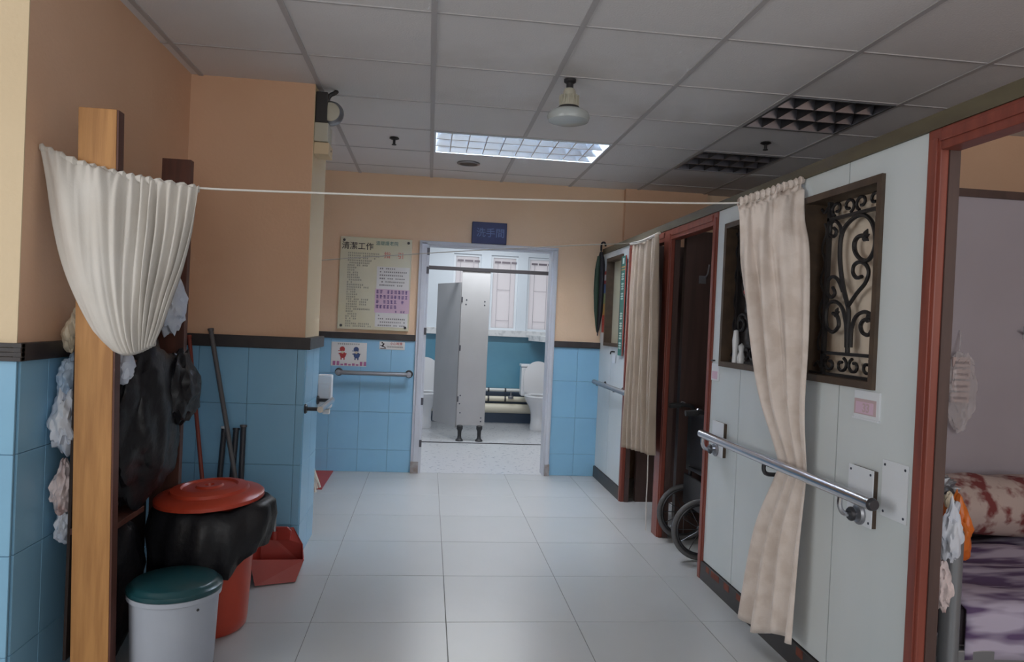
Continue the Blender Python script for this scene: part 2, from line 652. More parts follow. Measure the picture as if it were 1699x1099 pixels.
# far wall: two side pieces and the head over the door
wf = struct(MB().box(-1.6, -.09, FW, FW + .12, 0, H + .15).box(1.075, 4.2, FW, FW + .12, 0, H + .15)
            .box(-.09, 1.075, FW, FW + .12, 1.975, H + .15).build('wall_far', 'wall_orange_lit'))
bx('grout_bed', 'grout', LW, -.105, FW - .004, FW, 0, DZ0, wf)
bx('grout_bed', 'grout', 1.09, 1.55, FW - .004, FW, 0, DZ0, wf)
wainscot(wf, 'x', FW - .003, LW, -.105, -1, -.807 - .5)
wainscot(wf, 'x', FW - .003, 1.09, 1.55, -1, 1.306 - .25)
bx('dado_band', 'dado', LW, -.11, FW - .025, FW, DZ0, DZ1 - .004, wf, .003)
bx('dado_band', 'dado', 1.09, 1.6, FW - .025, FW, DZ0, DZ1 - .004, wf, .003)
# shallow column on the far wall behind the partition
struct(bx('wall_far_column', 'wall_orange', 1.66, 2.4, FW - .06, FW, 0, H + .15))

# left wall (block face) and the pillar
wl = wall_box('wall_left', -3.2, LW, 2.44, 3.95)
bx('grout_bed', 'grout', LW, LW + .004, 2.44, 3.95, 0, DZ0, wl)
wainscot(wl, 'y', LW + .003, 2.44, 3.95, 1, 2.44 - .08)
bx('dado_band', 'dado', LW, LW + .025, 2.415, 3.95, DZ0, DZ1, wl, .003)
wlf = wall_box('wall_left_front', -3.2, LW, 2.435, 2.44, 'wall_cream')
bx('grout_bed', 'grout', -3.2, LW, 2.431, 2.435, 0, DZ0, wlf)
wainscot(wlf, 'x', 2.432, -2.2, LW + .008, -1, LW - .1)
for k in range(4):
    bx('dado_band', 'dado', -3.2, LW + .025, 2.41 + .002 * (k % 2), 2.435, DZ0 + .0145 * k, DZ0 + .0145 * k + .0125, wlf)
pl = wall_box('wall_pillar', -1.5, -.65, 3.95, 4.42)
bx('pillar_side_coat', 'wall_cream', -.65, -.648, 3.951, 4.42, DZ1, H, pl)
bx('grout_bed', 'grout', LW, -.65, 3.946, 3.95, 0, DZ0, pl)
bx('grout_bed', 'grout', -.65, -.646, 3.946, 4.42, 0, DZ0, pl)
wainscot(pl, 'x', 3.947, LW, -.642, -1, -.933 - .25)
wainscot(pl, 'y', -.647, 3.939, 4.42, 1, 3.95)
bx('dado_band', 'dado', LW, -.615, 3.92, 3.95, DZ0, DZ1 + .006, pl, .003)
bx('dado_band', 'dado', -.65, -.615, 3.9505, 4.42, DZ0, DZ1 + .006, pl, .003)
# left wall of the recess behind the pillar
wr = wall_box('wall_left_recess', -1.5, LW, 4.42, FW)
bx('grout_bed', 'grout', LW, LW + .004, 4.42, FW, 0, DZ0, wr)
# rest of the room round the camera
struct(MB().box(-3.32, -3.2, -2.6, -1.0, 0, H + .15).box(-3.32, -3.2, 1.4, 2.6, 0, H + .15).box(-3.32, -3.2, -1.0, 1.4, 2.35, H + .15).box(-3.32, -3.2, -1.0, 1.4, 0, .9).build('wall_left_near', 'wall_cream'))
wn = struct(MB().box(-3.30, -3.24, -1.0, 1.4, .9, .96).box(-3.30, -3.24, -1.0, 1.4, 2.30, 2.35).box(-3.30, -3.24, -1.0, -.94, 0.96, 2.30)
            .box(-3.30, -3.24, 1.34, 1.4, 0.96, 2.30).box(-3.30, -3.24, .17, .23, 0.96, 2.30).build('window_5', 'window_white'))  # unseen window added to go with the side fill light
bx('pane', 'glass_pane', -3.29, -3.28, -.94, 1.34, 0.96, 2.30, wn)
rw = struct(MB().box(-3.2, -.6, -2.72, -2.6, 0, H + .15).box(2.4, 2.7, -2.72, -2.6, 0, H + .15).box(4.0, 4.2, -2.72, -2.6, 0, H + .15)
            .box(2.7, 4.0, -2.72, -2.6, 2.35, H + .15).box(2.7, 4.0, -2.72, -2.6, 0, .9)
            .box(-.6, 2.4, -2.72, -2.6, 2.35, H + .15).box(-.6, 2.4, -2.72, -2.6, 0, .9).build('wall_back', 'wall_cream'))
struct(bx('wall_right', 'wall_orange', 4.2, 4.32, -2.6, FW + .12, 0, H + .15))
# short wall return above the near cubicle
struct(bx('wall_right_return', 'wall_orange', 2.9, 4.2, 3.88, 4.0, 0, H + .15))
# the daylight window behind the camera
wn = struct(MB().box(-.6, 2.4, -2.70, -2.64, .9, .96).box(-.6, 2.4, -2.70, -2.64, 2.30, 2.35).box(-.6, -.54, -2.70, -2.64, 0.96, 2.30)
            .box(2.34, 2.4, -2.70, -2.64, 0.96, 2.30).box(.87, .93, -2.70, -2.64, 0.96, 2.30).build('window_1', 'window_white'))
bx('pane', 'glass_pane', -.54, 2.34, -2.69, -2.68, 0.96, 2.30, wn)

wn = struct(MB().box(2.7, 4.0, -2.70, -2.64, .9, .96).box(2.7, 4.0, -2.70, -2.64, 2.30, 2.35).box(2.7, 2.76, -2.70, -2.64, .96, 2.30)
            .box(3.94, 4.0, -2.70, -2.64, .96, 2.30).build('window_6', 'window_white'))  # unseen window added to go with the cubicle fill light
bx('pane', 'glass_pane', 2.76, 3.94, -2.69, -2.68, .96, 2.30, wn)

# ------------------------------------------------------------------ the white partition with its doorways
PT = 1.55               # back face of the partition


def sheet_with_holes(y0, y1, z0, z1, holes, x0=PX, x1=PT):
    ys = sorted({y0, y1, *[min(max(h[k], y0), y1) for h in holes for k in (0, 1)]})
    zs = sorted({z0, z1, *[min(max(h[k], z0), z1) for h in holes for k in (2, 3)]})
    b = MB()
    for a, c in zip(ys, ys[1:]):
        for d, e in zip(zs, zs[1:]):
            my, mz = (a + c) / 2, (d + e) / 2
            if any(h[0] < my < h[1] and h[2] < mz < h[3] for h in holes):
                continue
            b.box(x0, x1, a, c, d, e)
    return b


W2 = (2.28, 2.80, 1.14, 1.87)
W1 = (3.06, 3.58, 1.14, 1.87)
W3 = (5.57, 6.07, 1.16, 1.90)
wp = struct(bx('wall_partition', 'olive_strip', PX - .012, PT + .012, -2.6, FW, 1.952, 2.0))
wp['label'] = 'white boarded partition with brown door frames along the right of the corridor'
holes = [W1, W2, W3]
for a, c in ((2.066, 2.495), (2.495, 3.34), (3.34, 3.695), (5.39, 5.83), (5.83, FW)):
    sheet_with_holes(a + .003, c - .003, .1, 1.952, holes).build('board', 'white_board', wp)
sheet_with_holes(2.08, 3.69, .1, 1.952, holes, PX + .006, PT - .006).build('core', 'board_gap', wp)
sheet_with_holes(5.40, FW - .01, .1, 1.952, holes, PX + .006, PT - .006).build('core', 'board_gap', wp)
bx('board', 'white_board', PX, PT, -2.6, -.0, 0, 1.952, wp)
bx('board', 'white_board', PX, PT, .0, 1.1, 0, 1.952, wp)
for a, c in ((2.06, 3.70), (5.38, FW)):
    bx('base_board', 'base_black', PX - .012, PT, a, c, 0, .095, wp, .002)
for y, ln in ((3.50, .10), (3.36, .06), (3.22, .05), (2.66, .05), (3.60, .04)):
    bx('peeled_patch', 'peeled_red', PX - .0135, PX - .012, y - ln / 2, y + ln / 2, .06 + .008 * random.random(), .094, wp)
# door frames
JX0, JX1 = PX - .008, PT + .004
for y0, y1, mt_, zt in ((2.008, 2.066, 'red_wood', 1.952), (3.693, 3.75, 'red_wood', 1.952), (4.43, 4.56, 'red_wood', 1.952),
                        (5.335, 5.392, 'red_wood', 1.952), (1.1, 1.156, 'red_wood', 1.952)):
    bx('door_post', mt_, JX0, PX + .02, y0, y1, 0, zt, wp, .004)
    bx('door_jamb', 'dark_wood', PX + .02, JX1, y0 - .004, y1 + .004, 0, zt, wp)
    bx('door_stop', 'red_wood', JX0 - .006, JX0 + .004, y0 + .012, y1 - .012, 0, zt - .03, wp, .002)
for y0, y1 in ((1.156, 2.008), (3.75, 4.43), (4.56, 5.335)):
    bx('door_head', 'red_wood', JX0, JX1, y0, y1, 1.885, 1.952, wp, .004)
    bx('door_head_mould', 'red_wood', JX0 - .006, JX0 + .002, y0, y1, 1.91, 1.94, wp, .002)
# window frames in the partition
for nm, (y0, y1, z0, z1), dk in (('a', W2, 'frame_brown'), ('b', W1, 'frame_brown'), ('c', W3, 'frame_brown')):
    t = .026
    fx0, fx1 = PX - .014, PT + .03
    fr = MB()
    fr.box(fx0, fx1, y0, y1, z0, z0 + t).box(fx0, fx1, y0, y1, z1 - t, z1)
    fr.box(fx0, fx1, y0, y0 + t, z0 + t, z1 - t).box(fx0, fx1, y1 - t, y1, z0 + t, z1 - t)
    fr.build('window_frame', dk, wp)
bx('window_pane', 'dark_glass', PX + .045, PX + .049, W1[0] + .02, W1[1] - .02, W1[2] + .02, W1[3] - .02, wp)
bx('window_pane', 'window_pale', PX + .05, PX + .056, W3[0] + .02, W3[1] - .02, W3[2] + .02, W3[3] - .02, wp)

# cubicle dividers
struct(bx('wall_divider_grey', 'panel_grey', PT + .06, 4.2, 2.985, 3.02, 0, 1.965))
bx('divider_rail', 'dark_wood', PT + .06, 4.2, 2.975, 3.03, 1.965, 2.0, bpy.data.objects['wall_divider_grey'])
struct(bx('wall_divider_brown', 'dark_wood', PT + .06, 4.2, 4.47, 4.52, 0, 1.95))
struct(bx('wall_divider_inner', 'dark_wood', PT + .06, 4.2, 5.345, 5.39, 0, 1.95))
struct(bx('wall_cubicle_back', 'dark_wood', 2.9, 2.94, 3.03, 4.47, 0, 1.95))

# ------------------------------------------------------------------ iron grilles


def grille(y_shift, mirror, label):
    y0, y1, z0, z1 = W2
    gx = PX + .04
    t = thing('iron_grille', label, 'grille', (gx, 2.54 + y_shift, z0 + .026), 'wrought iron window grilles')

    def Y(y):
        return ((5.08 - y) if mirror else y) + y_shift

    def bar(name, pts, r=.006, k=5, n=6):
        MB().tube(smoothline([(gx, Y(a), b) for a, b in pts], k), r, n).build(name, 'iron', t, smooth=True)

    def flat(name, a, b, c, d):
        q = sorted((Y(a), Y(b)))
        MB().box(gx - .008, gx + .008, q[0], q[1], c, d).build(name, 'iron', t)
    flat('bar', 2.675, 2.690, 1.17, 1.84)
    flat('bar', 2.348, 2.368, 1.17, 1.84)
    flat('bar', 2.348, 2.690, 1.765, 1.777)
    flat('bar', 2.348, 2.690, 1.246, 1.258)
    flat('bar', 2.30, 2.78, 1.166, 1.176)
    bar('stem', [(2.52, 1.258), (2.524, 1.338), (2.524, 1.4), (2.532, 1.431), (2.56, 1.486), (2.587, 1.558), (2.602, 1.639), (2.593, 1.709), (2.541, 1.749), (2.471, 1.761), (2.412, 1.731), (2.383, 1.676), (2.386, 1.626), (2.419, 1.593), (2.464, 1.599), (2.501, 1.629), (2.508, 1.664), (2.484, 1.684), (2.445, 1.682)], .0085)
    bar('scroll', [(2.529, 1.431), (2.479, 1.476), (2.431, 1.511), (2.413, 1.547), (2.43, 1.576), (2.469, 1.59), (2.505, 1.58), (2.509, 1.553), (2.484, 1.533), (2.452, 1.536)], .0075)
    bar('scroll', [(2.528, 1.277), (2.536, 1.354), (2.561, 1.416), (2.605, 1.447), (2.656, 1.446), (2.678, 1.41), (2.667, 1.353), (2.624, 1.333), (2.586, 1.357), (2.598, 1.393), (2.63, 1.405)], .0075)
    bar('scroll', [(2.502, 1.278), (2.501, 1.346), (2.476, 1.392), (2.429, 1.408), (2.385, 1.395), (2.372, 1.359), (2.392, 1.328), (2.429, 1.332), (2.446, 1.358), (2.427, 1.379), (2.396, 1.379)], .0075)
    bar('scroll', [(2.596, 1.701), (2.609, 1.738), (2.647, 1.763), (2.676, 1.751), (2.676, 1.715), (2.645, 1.703), (2.632, 1.721), (2.652, 1.736)], .007)
    bar('scroll', [(2.571, 1.487), (2.606, 1.532), (2.643, 1.547), (2.674, 1.532), (2.676, 1.491), (2.65, 1.467), (2.622, 1.481), (2.639, 1.506)], .007)
    # leaf tips
    for a, b, s in ((2.452, 1.668, 1.0), (2.612, 1.395, .8), (2.41, 1.375, .8)):
        lf = MB()
        for q, an in enumerate((-.9, -.2, .5)):
            c_, s_ = math.cos(an), math.sin(an)
            tip = (gx, Y(a - .034 * s * c_), b - .034 * s * s_ + .01)
            lf.tube([(gx, Y(a), b), ((gx), (Y(a) + tip[1]) / 2, (b + tip[2]) / 2 + .006), tip], [.007, .009 * s, .002], 6)
        lf.build('leaf', 'iron', t, smooth=True)
    # curled ornaments above, below and beside the inner frame
    for cz, sgn in ((1.808, 1), (1.210, -1)):
        for cy, md in ((2.395, -1), (2.475, 1), (2.555, -1), (2.635, 1)):
            pts = []
            for q in range(16):
                an = -1.2 + q / 15 * 6.2
                rr = .036 * (1 - q / 24)
                pts.append((cy + md * rr * math.cos(an), cz + sgn * rr * math.sin(an) * .78))
            bar('scroll', pts, .0062, 2)
        bar('scroll', [(2.37, cz - sgn * .012), (2.345, cz + sgn * .018), (2.325, cz - sgn * .004), (2.308, cz + sgn * .014)], .006, 5)
        bar('scroll', [(2.66, cz - sgn * .012), (2.69, cz + sgn * .018), (2.72, cz - sgn * .004), (2.745, cz + sgn * .014)], .006, 5)
    for side, cy in ((1, 2.328), (-1, 2.715)):
        pts = []
        for q in range(31):
            z = 1.26 + q * .5 / 30
            pts.append((cy + .014 * math.sin(q * .84), z))
        bar('scroll', pts, .0055, 1)
    return t


grille(0, False, 'black wrought iron scroll grille in the window nearest the camera, pale cloth behind')
grille(.78, True, 'black wrought iron scroll grille in the dark window half hidden by the hanging curtain')
# cloth behind the near grille: a small window blind with waves
rows = []
for a in range(13):
    z = 1.86 - a * .7 / 12
    rows.append([(PX + .085 + .006 * math.sin(b * 1.1 + .4 * a), 2.26 + b * .56 / 30, z) for b in range(31)])
tag(MB().grid(rows).build('window_cloth', 'cloth_window', None, smooth=True, thick=.002),
    'pale beige cloth hung behind the near iron grille', 'curtain')
# pale things on the ledge behind the dark window
t = thing('ledge_ornament', 'small white ornament glimpsed through the dark window beside the curtain', 'ornament', (PX + .028, 3.44, W1[2] + .026))
MB().lathe((PX + .026, 3.47, W1[2] + .026), [(0, 0), (.016, 0), (.014, .05), (.018, .11), (.012, .16), (0, .165)], 14).build('body', 'ceramic', t, smooth=True)
MB().lathe((PX + .026, 3.40, W1[2] + .026), [(0, 0), (.018, 0), (.020, .03), (.012, .055), (.016, .085), (0, .10)], 14).build('side_body', 'ceramic', t, smooth=True)

# ------------------------------------------------------------------ handrails
def flange(b, c, r, th, axis='x', sg=1):
    b.lathe(c, [(0, 0), (r, 0), (r, th * sg * .5), (r * .8, th * sg), (0, th * sg)], 18, axis)
    return b


hr = thing('handrail', 'long chrome handrail on the white partition in front of the hanging curtain', 'handrail', (PX, 3.1, .70))
RX = PX - .095
ZR = .793
MB().tube([(RX, 2.125, ZR), (RX, 3.56, ZR)], .021, 18).build('rail', 'chrome', hr, smooth=True)
for y in (2.30, 2.86, 3.54):
    if y == 2.86:
        MB().tube(smoothline([(PX, y, ZR - .06), (RX + .02, y, ZR - .06), (RX, y, ZR - .043), (RX, y, ZR - .015)], 4), .009, 8).build('bracket', 'dark_metal', hr, smooth=True)
        continue
    MB().tube(smoothline([(PX - .022, y, ZR - .075), (RX + .02, y, ZR - .075), (RX, y, ZR - .05), (RX, y, ZR - .015)], 4), .009, 8).build('bracket', 'chrome', hr, smooth=True)
    flange(MB(), (PX - .0225, y, ZR - .075), .036, -.012, 'x', 1).build('flange', 'steel_dull', hr, smooth=True)
    flange(MB(), (RX + .045, y, ZR - .075), .024, -.012, 'x', 1).build('clamp_disc', 'dark_metal', hr, smooth=True)
MB().lathe((RX, 2.116, ZR), [(0, -.004), (.016, -.004), (.019, 0), (.021, .009)], 18, 'y').build('end_cap', 'dark_metal', hr, smooth=True)

hr = thing('handrail', 'short chrome handrail on the far white board beside the tan curtain', 'handrail', (PX, 5.8, .76))
MB().tube([(RX + .015, 5.03, .848), (RX + .015, 6.06, .848)], .019, 16).build('rail', 'steel_dull', hr, smooth=True)
for y in (5.42, 5.98):
    MB().tube([(PX, y, .83), (RX + .015, y, .83)], .009, 8).build('bracket', 'dark_metal', hr, smooth=True)
    flange(MB(), (PX, y, .83), .03, -.01, 'x').build('flange', 'dark_metal', hr, smooth=True)

hr = thing('handrail', 'grey metal handrail on the blue tiles left of the washroom door', 'handrail', (-.44, FW - .01, .81))
MB().tube([(-.75, FW - .085, .842), (-.13, FW - .085, .842)], .018, 14).build('rail', 'steel_dull', hr, smooth=True)
for x in (-.735, -.15):
    MB().tube([(x, FW - .011, .842), (x, FW - .085, .842)], .010, 8).build('bracket', 'steel_dull', hr, smooth=True)
    flange(MB(), (x, FW - .011, .842), .034, -.012, 'y').build('flange', 'dark_metal', hr, smooth=True)
    MB().lathe((x, FW - .100, .842), [(0, -.004), (.022, 0), (.022, .03)], 14, 'y').build('socket', 'steel_dull', hr, smooth=True)

hr = thing('handrail', 'short chrome handrail on the narrow side of the tiled pillar', 'handrail', (-.635, 4.15, .77))
MB().tube([(-.555, 3.95, .807), (-.555, 4.42, .807)], .017, 14).build('rail', 'chrome', hr, smooth=True)
for y in (3.97, 4.40):
    MB().tube([(-.639, y, .807), (-.555, y, .807)], .010, 8).build('bracket', 'dark_metal', hr, smooth=True)
    flange(MB(), (-.639, y, .807), .026, .012, 'x').build('flange', 'dark_metal', hr, smooth=True)

# ------------------------------------------------------------------ plates, cards and switches on the partition


def plate(name, label, cat, y0, y1, z0, z1, th, screws=True, back=None):
    t = thing(name, label, cat, (PX, (y0 + y1) / 2, z0))
    x = PX
    if back:
        bx('backing', back, PX - .018, PX, y0 + .006, y1, z0, z1 - .004, t)
        x = PX - .018
    bx('cover', 'plate_white', x - th, x, y0, y1, z0, z1, t, .001)
    if screws:
        for yy in (y0 + .014, y1 - .014):
            for zz in (z0 + .016, z1 - .016):
                MB().lathe((x - th, yy, zz), [(0, -.002), (.004, -.0015), (.0045, 0)], 10, 'x').build('screw', 'screw', t)
    return t


plate('wall_plate', 'white screwed plate behind the right end of the long handrail', 'plate', 2.236, 2.376, .683, .876, .004, True, 'frame_brown')
plate('wall_plate', 'white screwed plate between the handrail end and the brown door post', 'plate', 2.088, 2.217, .738, .922, .004)
plate('wall_plate', 'white plate behind the left end of the long handrail', 'plate', 3.462, 3.60, .686, .86, .004, False, 'frame_brown')
t = thing('card_holder', 'white card holder with pink printed card under the near grille window', 'card holder', (PX, 2.32, 1.037))
bx('holder', 'plate_white', PX - .006, PX, 2.246, 2.388, 1.037, 1.134, t, .001)
bx('card', 'ink_pale', PX - .0075, PX - .006, 2.262, 2.385, 1.052, 1.105, t)
bx('card_face', 'paper_pink', PX - .0085, PX - .0075, 2.275, 2.375, 1.056, 1.095, t)
text_mesh('card_number', '33', .042, 'ink_pale', t, (PX - .009, 2.315, 1.074), 'x', .001)
bx('lip', 'plate_white', PX - .010, PX, 2.246, 2.392, 1.034, 1.040, t)
t = thing('card_holder', 'small white card holder beside the dark grille window near the wheelchair doorway', 'card holder', (PX, 3.63, 1.06))
bx('holder', 'plate_white', PX - .006, PX, 3.595, 3.685, 1.06, 1.15, t, .001)
bx('card', 'paper_pink', PX - .0075, PX - .006, 3.605, 3.675, 1.07, 1.11, t)
MB().tube([(PX, 3.66, 1.165), (PX - .02, 3.66, 1.165), (PX - .02, 3.63, 1.165)], .004, 6).build('hook', 'dark_metal', t)

# ------------------------------------------------------------------ ropes and curtains
def rope(name, label, pts, r, mt_='rope'):
    return tag(MB().tube(smoothline(pts, 8), r, 7).build(name, mt_, None, smooth=True), label, 'rope')


TOPL = [(-1.275, 2.52, 1.819), (-1.155, 2.534, 1.776), (-1.037, 2.547, 1.751), (-.927, 2.559, 1.737), (-.795, 2.574, 1.724)]
rope('clothes_line', 'white rope strung across the corridor between the two near curtains',
     TOPL + [(-.4, 2.618, 1.740), (-.045, 2.658, 1.757), (.6, 2.73, 1.793), (1.213, 2.798, 1.836), (1.36, 2.815, 1.885), (1.497, 2.83, 1.943)], .0036)
rope('clothes_line', 'thin string crossing in front of the washroom door to the tan curtain',
     [(-.646, 4.40, 1.637), (-.3, 4.425, 1.682), (.3, 4.47, 1.756), (.9, 4.51, 1.823), (1.284, 4.538, 1.866), (1.44, 4.551, 1.930)], .0025, 'rope_dim')

# left curtain: hangs from the line like a sack, its foot gathered and folded up
Ls = smoothline([(-1.275, 2.52, 1.822), (-1.257, 2.523, 1.728), (-1.231, 2.525, 1.573), (-1.197, 2.529, 1.437), (-1.148, 2.535, 1.311), (-1.096, 2.541, 1.214), (-1.05, 2.548, 1.166)], 8)
Rs = smoothline([(-.795, 2.574, 1.727), (-.80, 2.574, 1.656), (-.812, 2.572, 1.563), (-.836, 2.57, 1.449), (-.866, 2.566, 1.346), (-.893, 2.562, 1.253), (-.915, 2.559, 1.190)], 8)
TopC = smoothline(TOPL, 12)
NR, NC = len(Ls), 120
rows = []
for i in range(NR):
    v = i / (NR - 1)
    row = []
    for j in range(NC + 1):
        u = j / NC
        base = Ls[i].lerp(Rs[i], u)
        tp = TopC[min(int(u * (len(TopC) - 1) + .5), len(TopC) - 1)]
        sag = tp.z - Ls[0].lerp(Rs[0], u).z
        base = base + Vector((0, 0, sag * (1 - v) ** 1.5))
        # belly between the edges near the foot
        base.z -= .022 * math.sin(math.pi * u) * v ** 2
        right = max(0.0, u - .42) / .58
        ph = 15 * u + 46 * right ** 1.25 + 3.4 * noise.noise(Vector((u * 4.5, v * 1.3, 0)))
        am = (.007 + .030 * v * (1 - v)) * (.55 + .75 * right) + .004 * right
        f = math.sin(ph) * am * (.45 + 1.1 * abs(noise.noise(Vector((u * 9, v * .8, 5)))) * 2)
        f += .030 * noise.noise(Vector((u * 5 - v, v * 1.8, 7.7))) * (1 - .6 * v)
        f -= .060 * math.sin(math.pi * u) * math.sin(math.pi * min(1, v * .9)) ** .8
        gather = .0055 * math.sin(95 * u + 3 * noise.noise(Vector((u * 9, 0, 1)))) * max(0, 1 - v * 6)
        row.append((base.x, base.y + f + gather, base.z + (.004 * math.sin(70 * u) if i == 0 else 0)))
    rows.append(row)
# fold the foot back under and up
last = rows[-1]
for k in range(1, 6):
    a = k / 5
    rows.append([(p[0] + (-.98 - p[0]) * .25 * a, p[1] + .035 * math.sin(a * 2.6) + .01 * a, p[2] - .018 * math.sin(a * math.pi) + .10 * a * a) for p in last])
lc = thing('curtain', 'white cotton curtain sagging from the rope in front of the wooden shelf post', 'curtain', (-1.03, 2.55, 1.15))
MB().grid(rows).build('cloth', 'cloth_white', lc, smooth=True, thick=.0025)
# hem sleeve around the rope
slv = MB()
tubes = []
n = len(TopC)
rows = []
for i, p in enumerate(TopC):
    rr = .010 + .004 * math.sin(i * 2.1)
    rows.append([(p.x, p.y + rr * math.cos(a * .7854), p.z + rr * 1.2 * math.sin(a * .7854) - .004) for a in range(8)])
slv.grid(rows, True).build('sleeve', 'cloth_white', lc, smooth=True)
# right curtain: from the line down behind the handrail
KL = [(1.213, 2.796, 1.834), (1.235, 2.815, 1.70), (1.26, 2.845, 1.567), (1.33, 2.883, 1.298), (1.385, 2.875, 1.05), (1.45, 2.815, .80), (1.45, 2.832, .728), (1.42, 2.932, .479), (1.415, 3.035, .085)]
KR = [(1.492, 2.815, 1.945), (1.46, 2.73, 1.78), (1.45, 2.655, 1.633), (1.45, 2.610, 1.309), (1.45, 2.60, 1.02), (1.458, 2.60, .815), (1.458, 2.60, .77), (1.44, 2.59, .53), (1.435, 2.595, .13)]
Ls, Rs = smoothline(KL, 9), smoothline(KR, 9)
NR, NC = len(Ls), 110
rows = []
for i in range(NR):
    v = i / (NR - 1)
    row = []
    zc = Ls[i].z
    pinch = math.exp(-((zc - .76) / .22) ** 2)
    for j in range(NC + 1):
        u = j / NC
        p = Ls[i].lerp(Rs[i], u)
        d = (Rs[i] - Ls[i])
        nrm = Vector((-d.y, d.x, 0)).normalized()
        if nrm.x > 0:
            nrm = -nrm
        ph = 21 * u + 1.9 * noise.noise(Vector((u * 3, v * 2.0, 2)))
        am = (.010 + .020 * min(1, v * 3) * (1 - .75 * pinch)) * (.55 + .6 * abs(noise.noise(Vector((u * 4, 5, 1)))) * 2)
        f = am * math.sin(ph) + .014 * noise.noise(Vector((u * 6, v * 3, 4))) * (1 - .7 * pinch)
        f += .012 * math.sin(ph * 3.1) * max(0, 1 - v * 14)
        # one deep valley that parts the curtain in two bundles below
        f -= .020 * math.exp(-((u - .62) / .05) ** 2) * min(1, v * 2) * (1 - .6 * pinch)
        lim = .030 if v > .3 else .05
        f = max(-.022, min(lim - .022 * pinch, f))
        q = p + nrm * (f + .004)
        z = p.z
        if i == NR - 1:
            pass
        q.z = z + (.012 * math.sin(ph * 1.7) if i == 0 else 0) - (.035 * math.sin(math.pi * min(1, u / .62)) * (v ** 6) if u < .62 else -.01 * v ** 6)
        row.append(q)
    rows.append(row)
rc = thing('curtain', 'pale floral curtain hanging by the iron window and tucked behind the chrome handrail', 'curtain', (1.43, 2.83, .06))
MB().grid(rows).build('cloth', 'cloth_beige', rc, smooth=True, thick=.003)
hd = []
for i in range(40):
    u = i / 39
    p = Ls[0].lerp(Rs[0], u)
    rr = .017 + .005 * math.sin(i * 1.9)
    hd.append([(p.x + .004 * math.sin(i * 2.3), p.y + rr * math.cos(a * .7854), p.z + rr * math.sin(a * .7854) + .004) for a in range(8)])
MB().grid(hd, True).build('sleeve', 'cloth_beige', rc, smooth=True)
lump('red_thread', 'ink_crimson', (1.292, 2.868, 1.485), (.008, .008, .010), .2, 3, 3, rc, 2)

# tan curtain in the far doorway
KL = [(1.42, 5.02, 1.92), (1.42, 5.015, 1.60), (1.42, 5.00, 1.25), (1.42, 5.005, .80), (1.42, 5.01, .475)]
KR = [(1.44, 4.48, 1.925), (1.44, 4.44, 1.60), (1.44, 4.40, 1.25), (1.44, 4.38, .80), (1.44, 4.37, .53)]
Ls, Rs = smoothline(KL, 8), smoothline(KR, 8)
rows = []
for i in range(len(Ls)):
    v = i / (len(Ls) - 1)
    row = []
    for j in range(101):
        u = j / 100
        p = Ls[i].lerp(Rs[i], u)
        ph = 44 * u + 1.5 * noise.noise(Vector((u * 4, v * 1.5, 9)))
        f = (.014 + .026 * min(1, v * 4)) * math.sin(ph) * (.5 + 1.2 * abs(noise.noise(Vector((u * 7, 2, 3))))) + .014 * noise.noise(Vector((u * 5, v * 2, 11)))
        row.append((p.x - .012 + f, p.y, p.z - .05 * (u * (1 - u)) * (1 - v)))
    rows.append(row)
tc_ = thing('curtain', 'long tan curtain drawn across the far doorway in the white partition', 'curtain', (1.42, 4.70, .47))
MB().grid(rows).build('cloth', 'cloth_tan', tc_, smooth=True, thick=.003)
MB().tube(smoothline([(1.40, 5.03, 1.915), (1.40, 4.75, 1.905), (1.43, 4.48, 1.928)], 8), .010, 8).build('sleeve', 'cloth_white', tc_, smooth=True)
tag(MB().tube(smoothline([(1.43, 4.505, .52), (1.432, 4.50, .36), (1.428, 4.49, .20), (1.43, 4.48, .03)], 5), .0035, 6).build('pull_cord', 'rope', None, smooth=True),
    'thin white cord hanging below the tan curtain', 'cord')

# ------------------------------------------------------------------ washroom behind the far door
WB = 9.50
fl2 = struct(bx('floor_washroom', 'wc_floor', -1.0, 2.1, FW, WB, -.08, .001))
bx('floor_strip', 'rail_black', -1.0, 2.1, 7.80, 7.83, .001, .006, fl2)
struct(bx('ceiling_washroom', 'ceil_tile', -1.0, 2.1, FW + .12, WB, 2.5, 2.56))
struct(bx('wall_washroom_left', 'wash_wall', -1.1, -1.0, FW + .12, WB, 0, 2.56))
struct(bx('wall_washroom_right', 'wash_wall', 2.0, 2.1, FW + .12, WB, 0, 2.56))
wins = [(.29, .65), (.78, 1.14), (1.27, 1.63)]
b = MB()
xs = [-1.0] + [v for q in wins for v in q] + [2.1]
for k in range(0, len(xs), 2):
    b.box(xs[k], xs[k + 1], WB, WB + .15, 1.22, 2.20)
b.box(-1.0, 2.1, WB, WB + .15, 0, 1.22).box(-1.0, 2.1, WB, WB + .15, 2.20, 2.56)
wb = struct(b.build('wall_washroom_back', 'wash_wall'))
bx('tile_panel', 'wash_tile', -1.0, 2.1, WB - .012, WB, .46, 1.14, wb)
bx('tile_panel', 'wash_dark', -1.0, 2.1, WB - .012, WB, 0, .455, wb)
bx('sill', 'sill_stone', -1.0, 2.1, WB - .12, WB + .02, 1.14, 1.222, wb, .004)
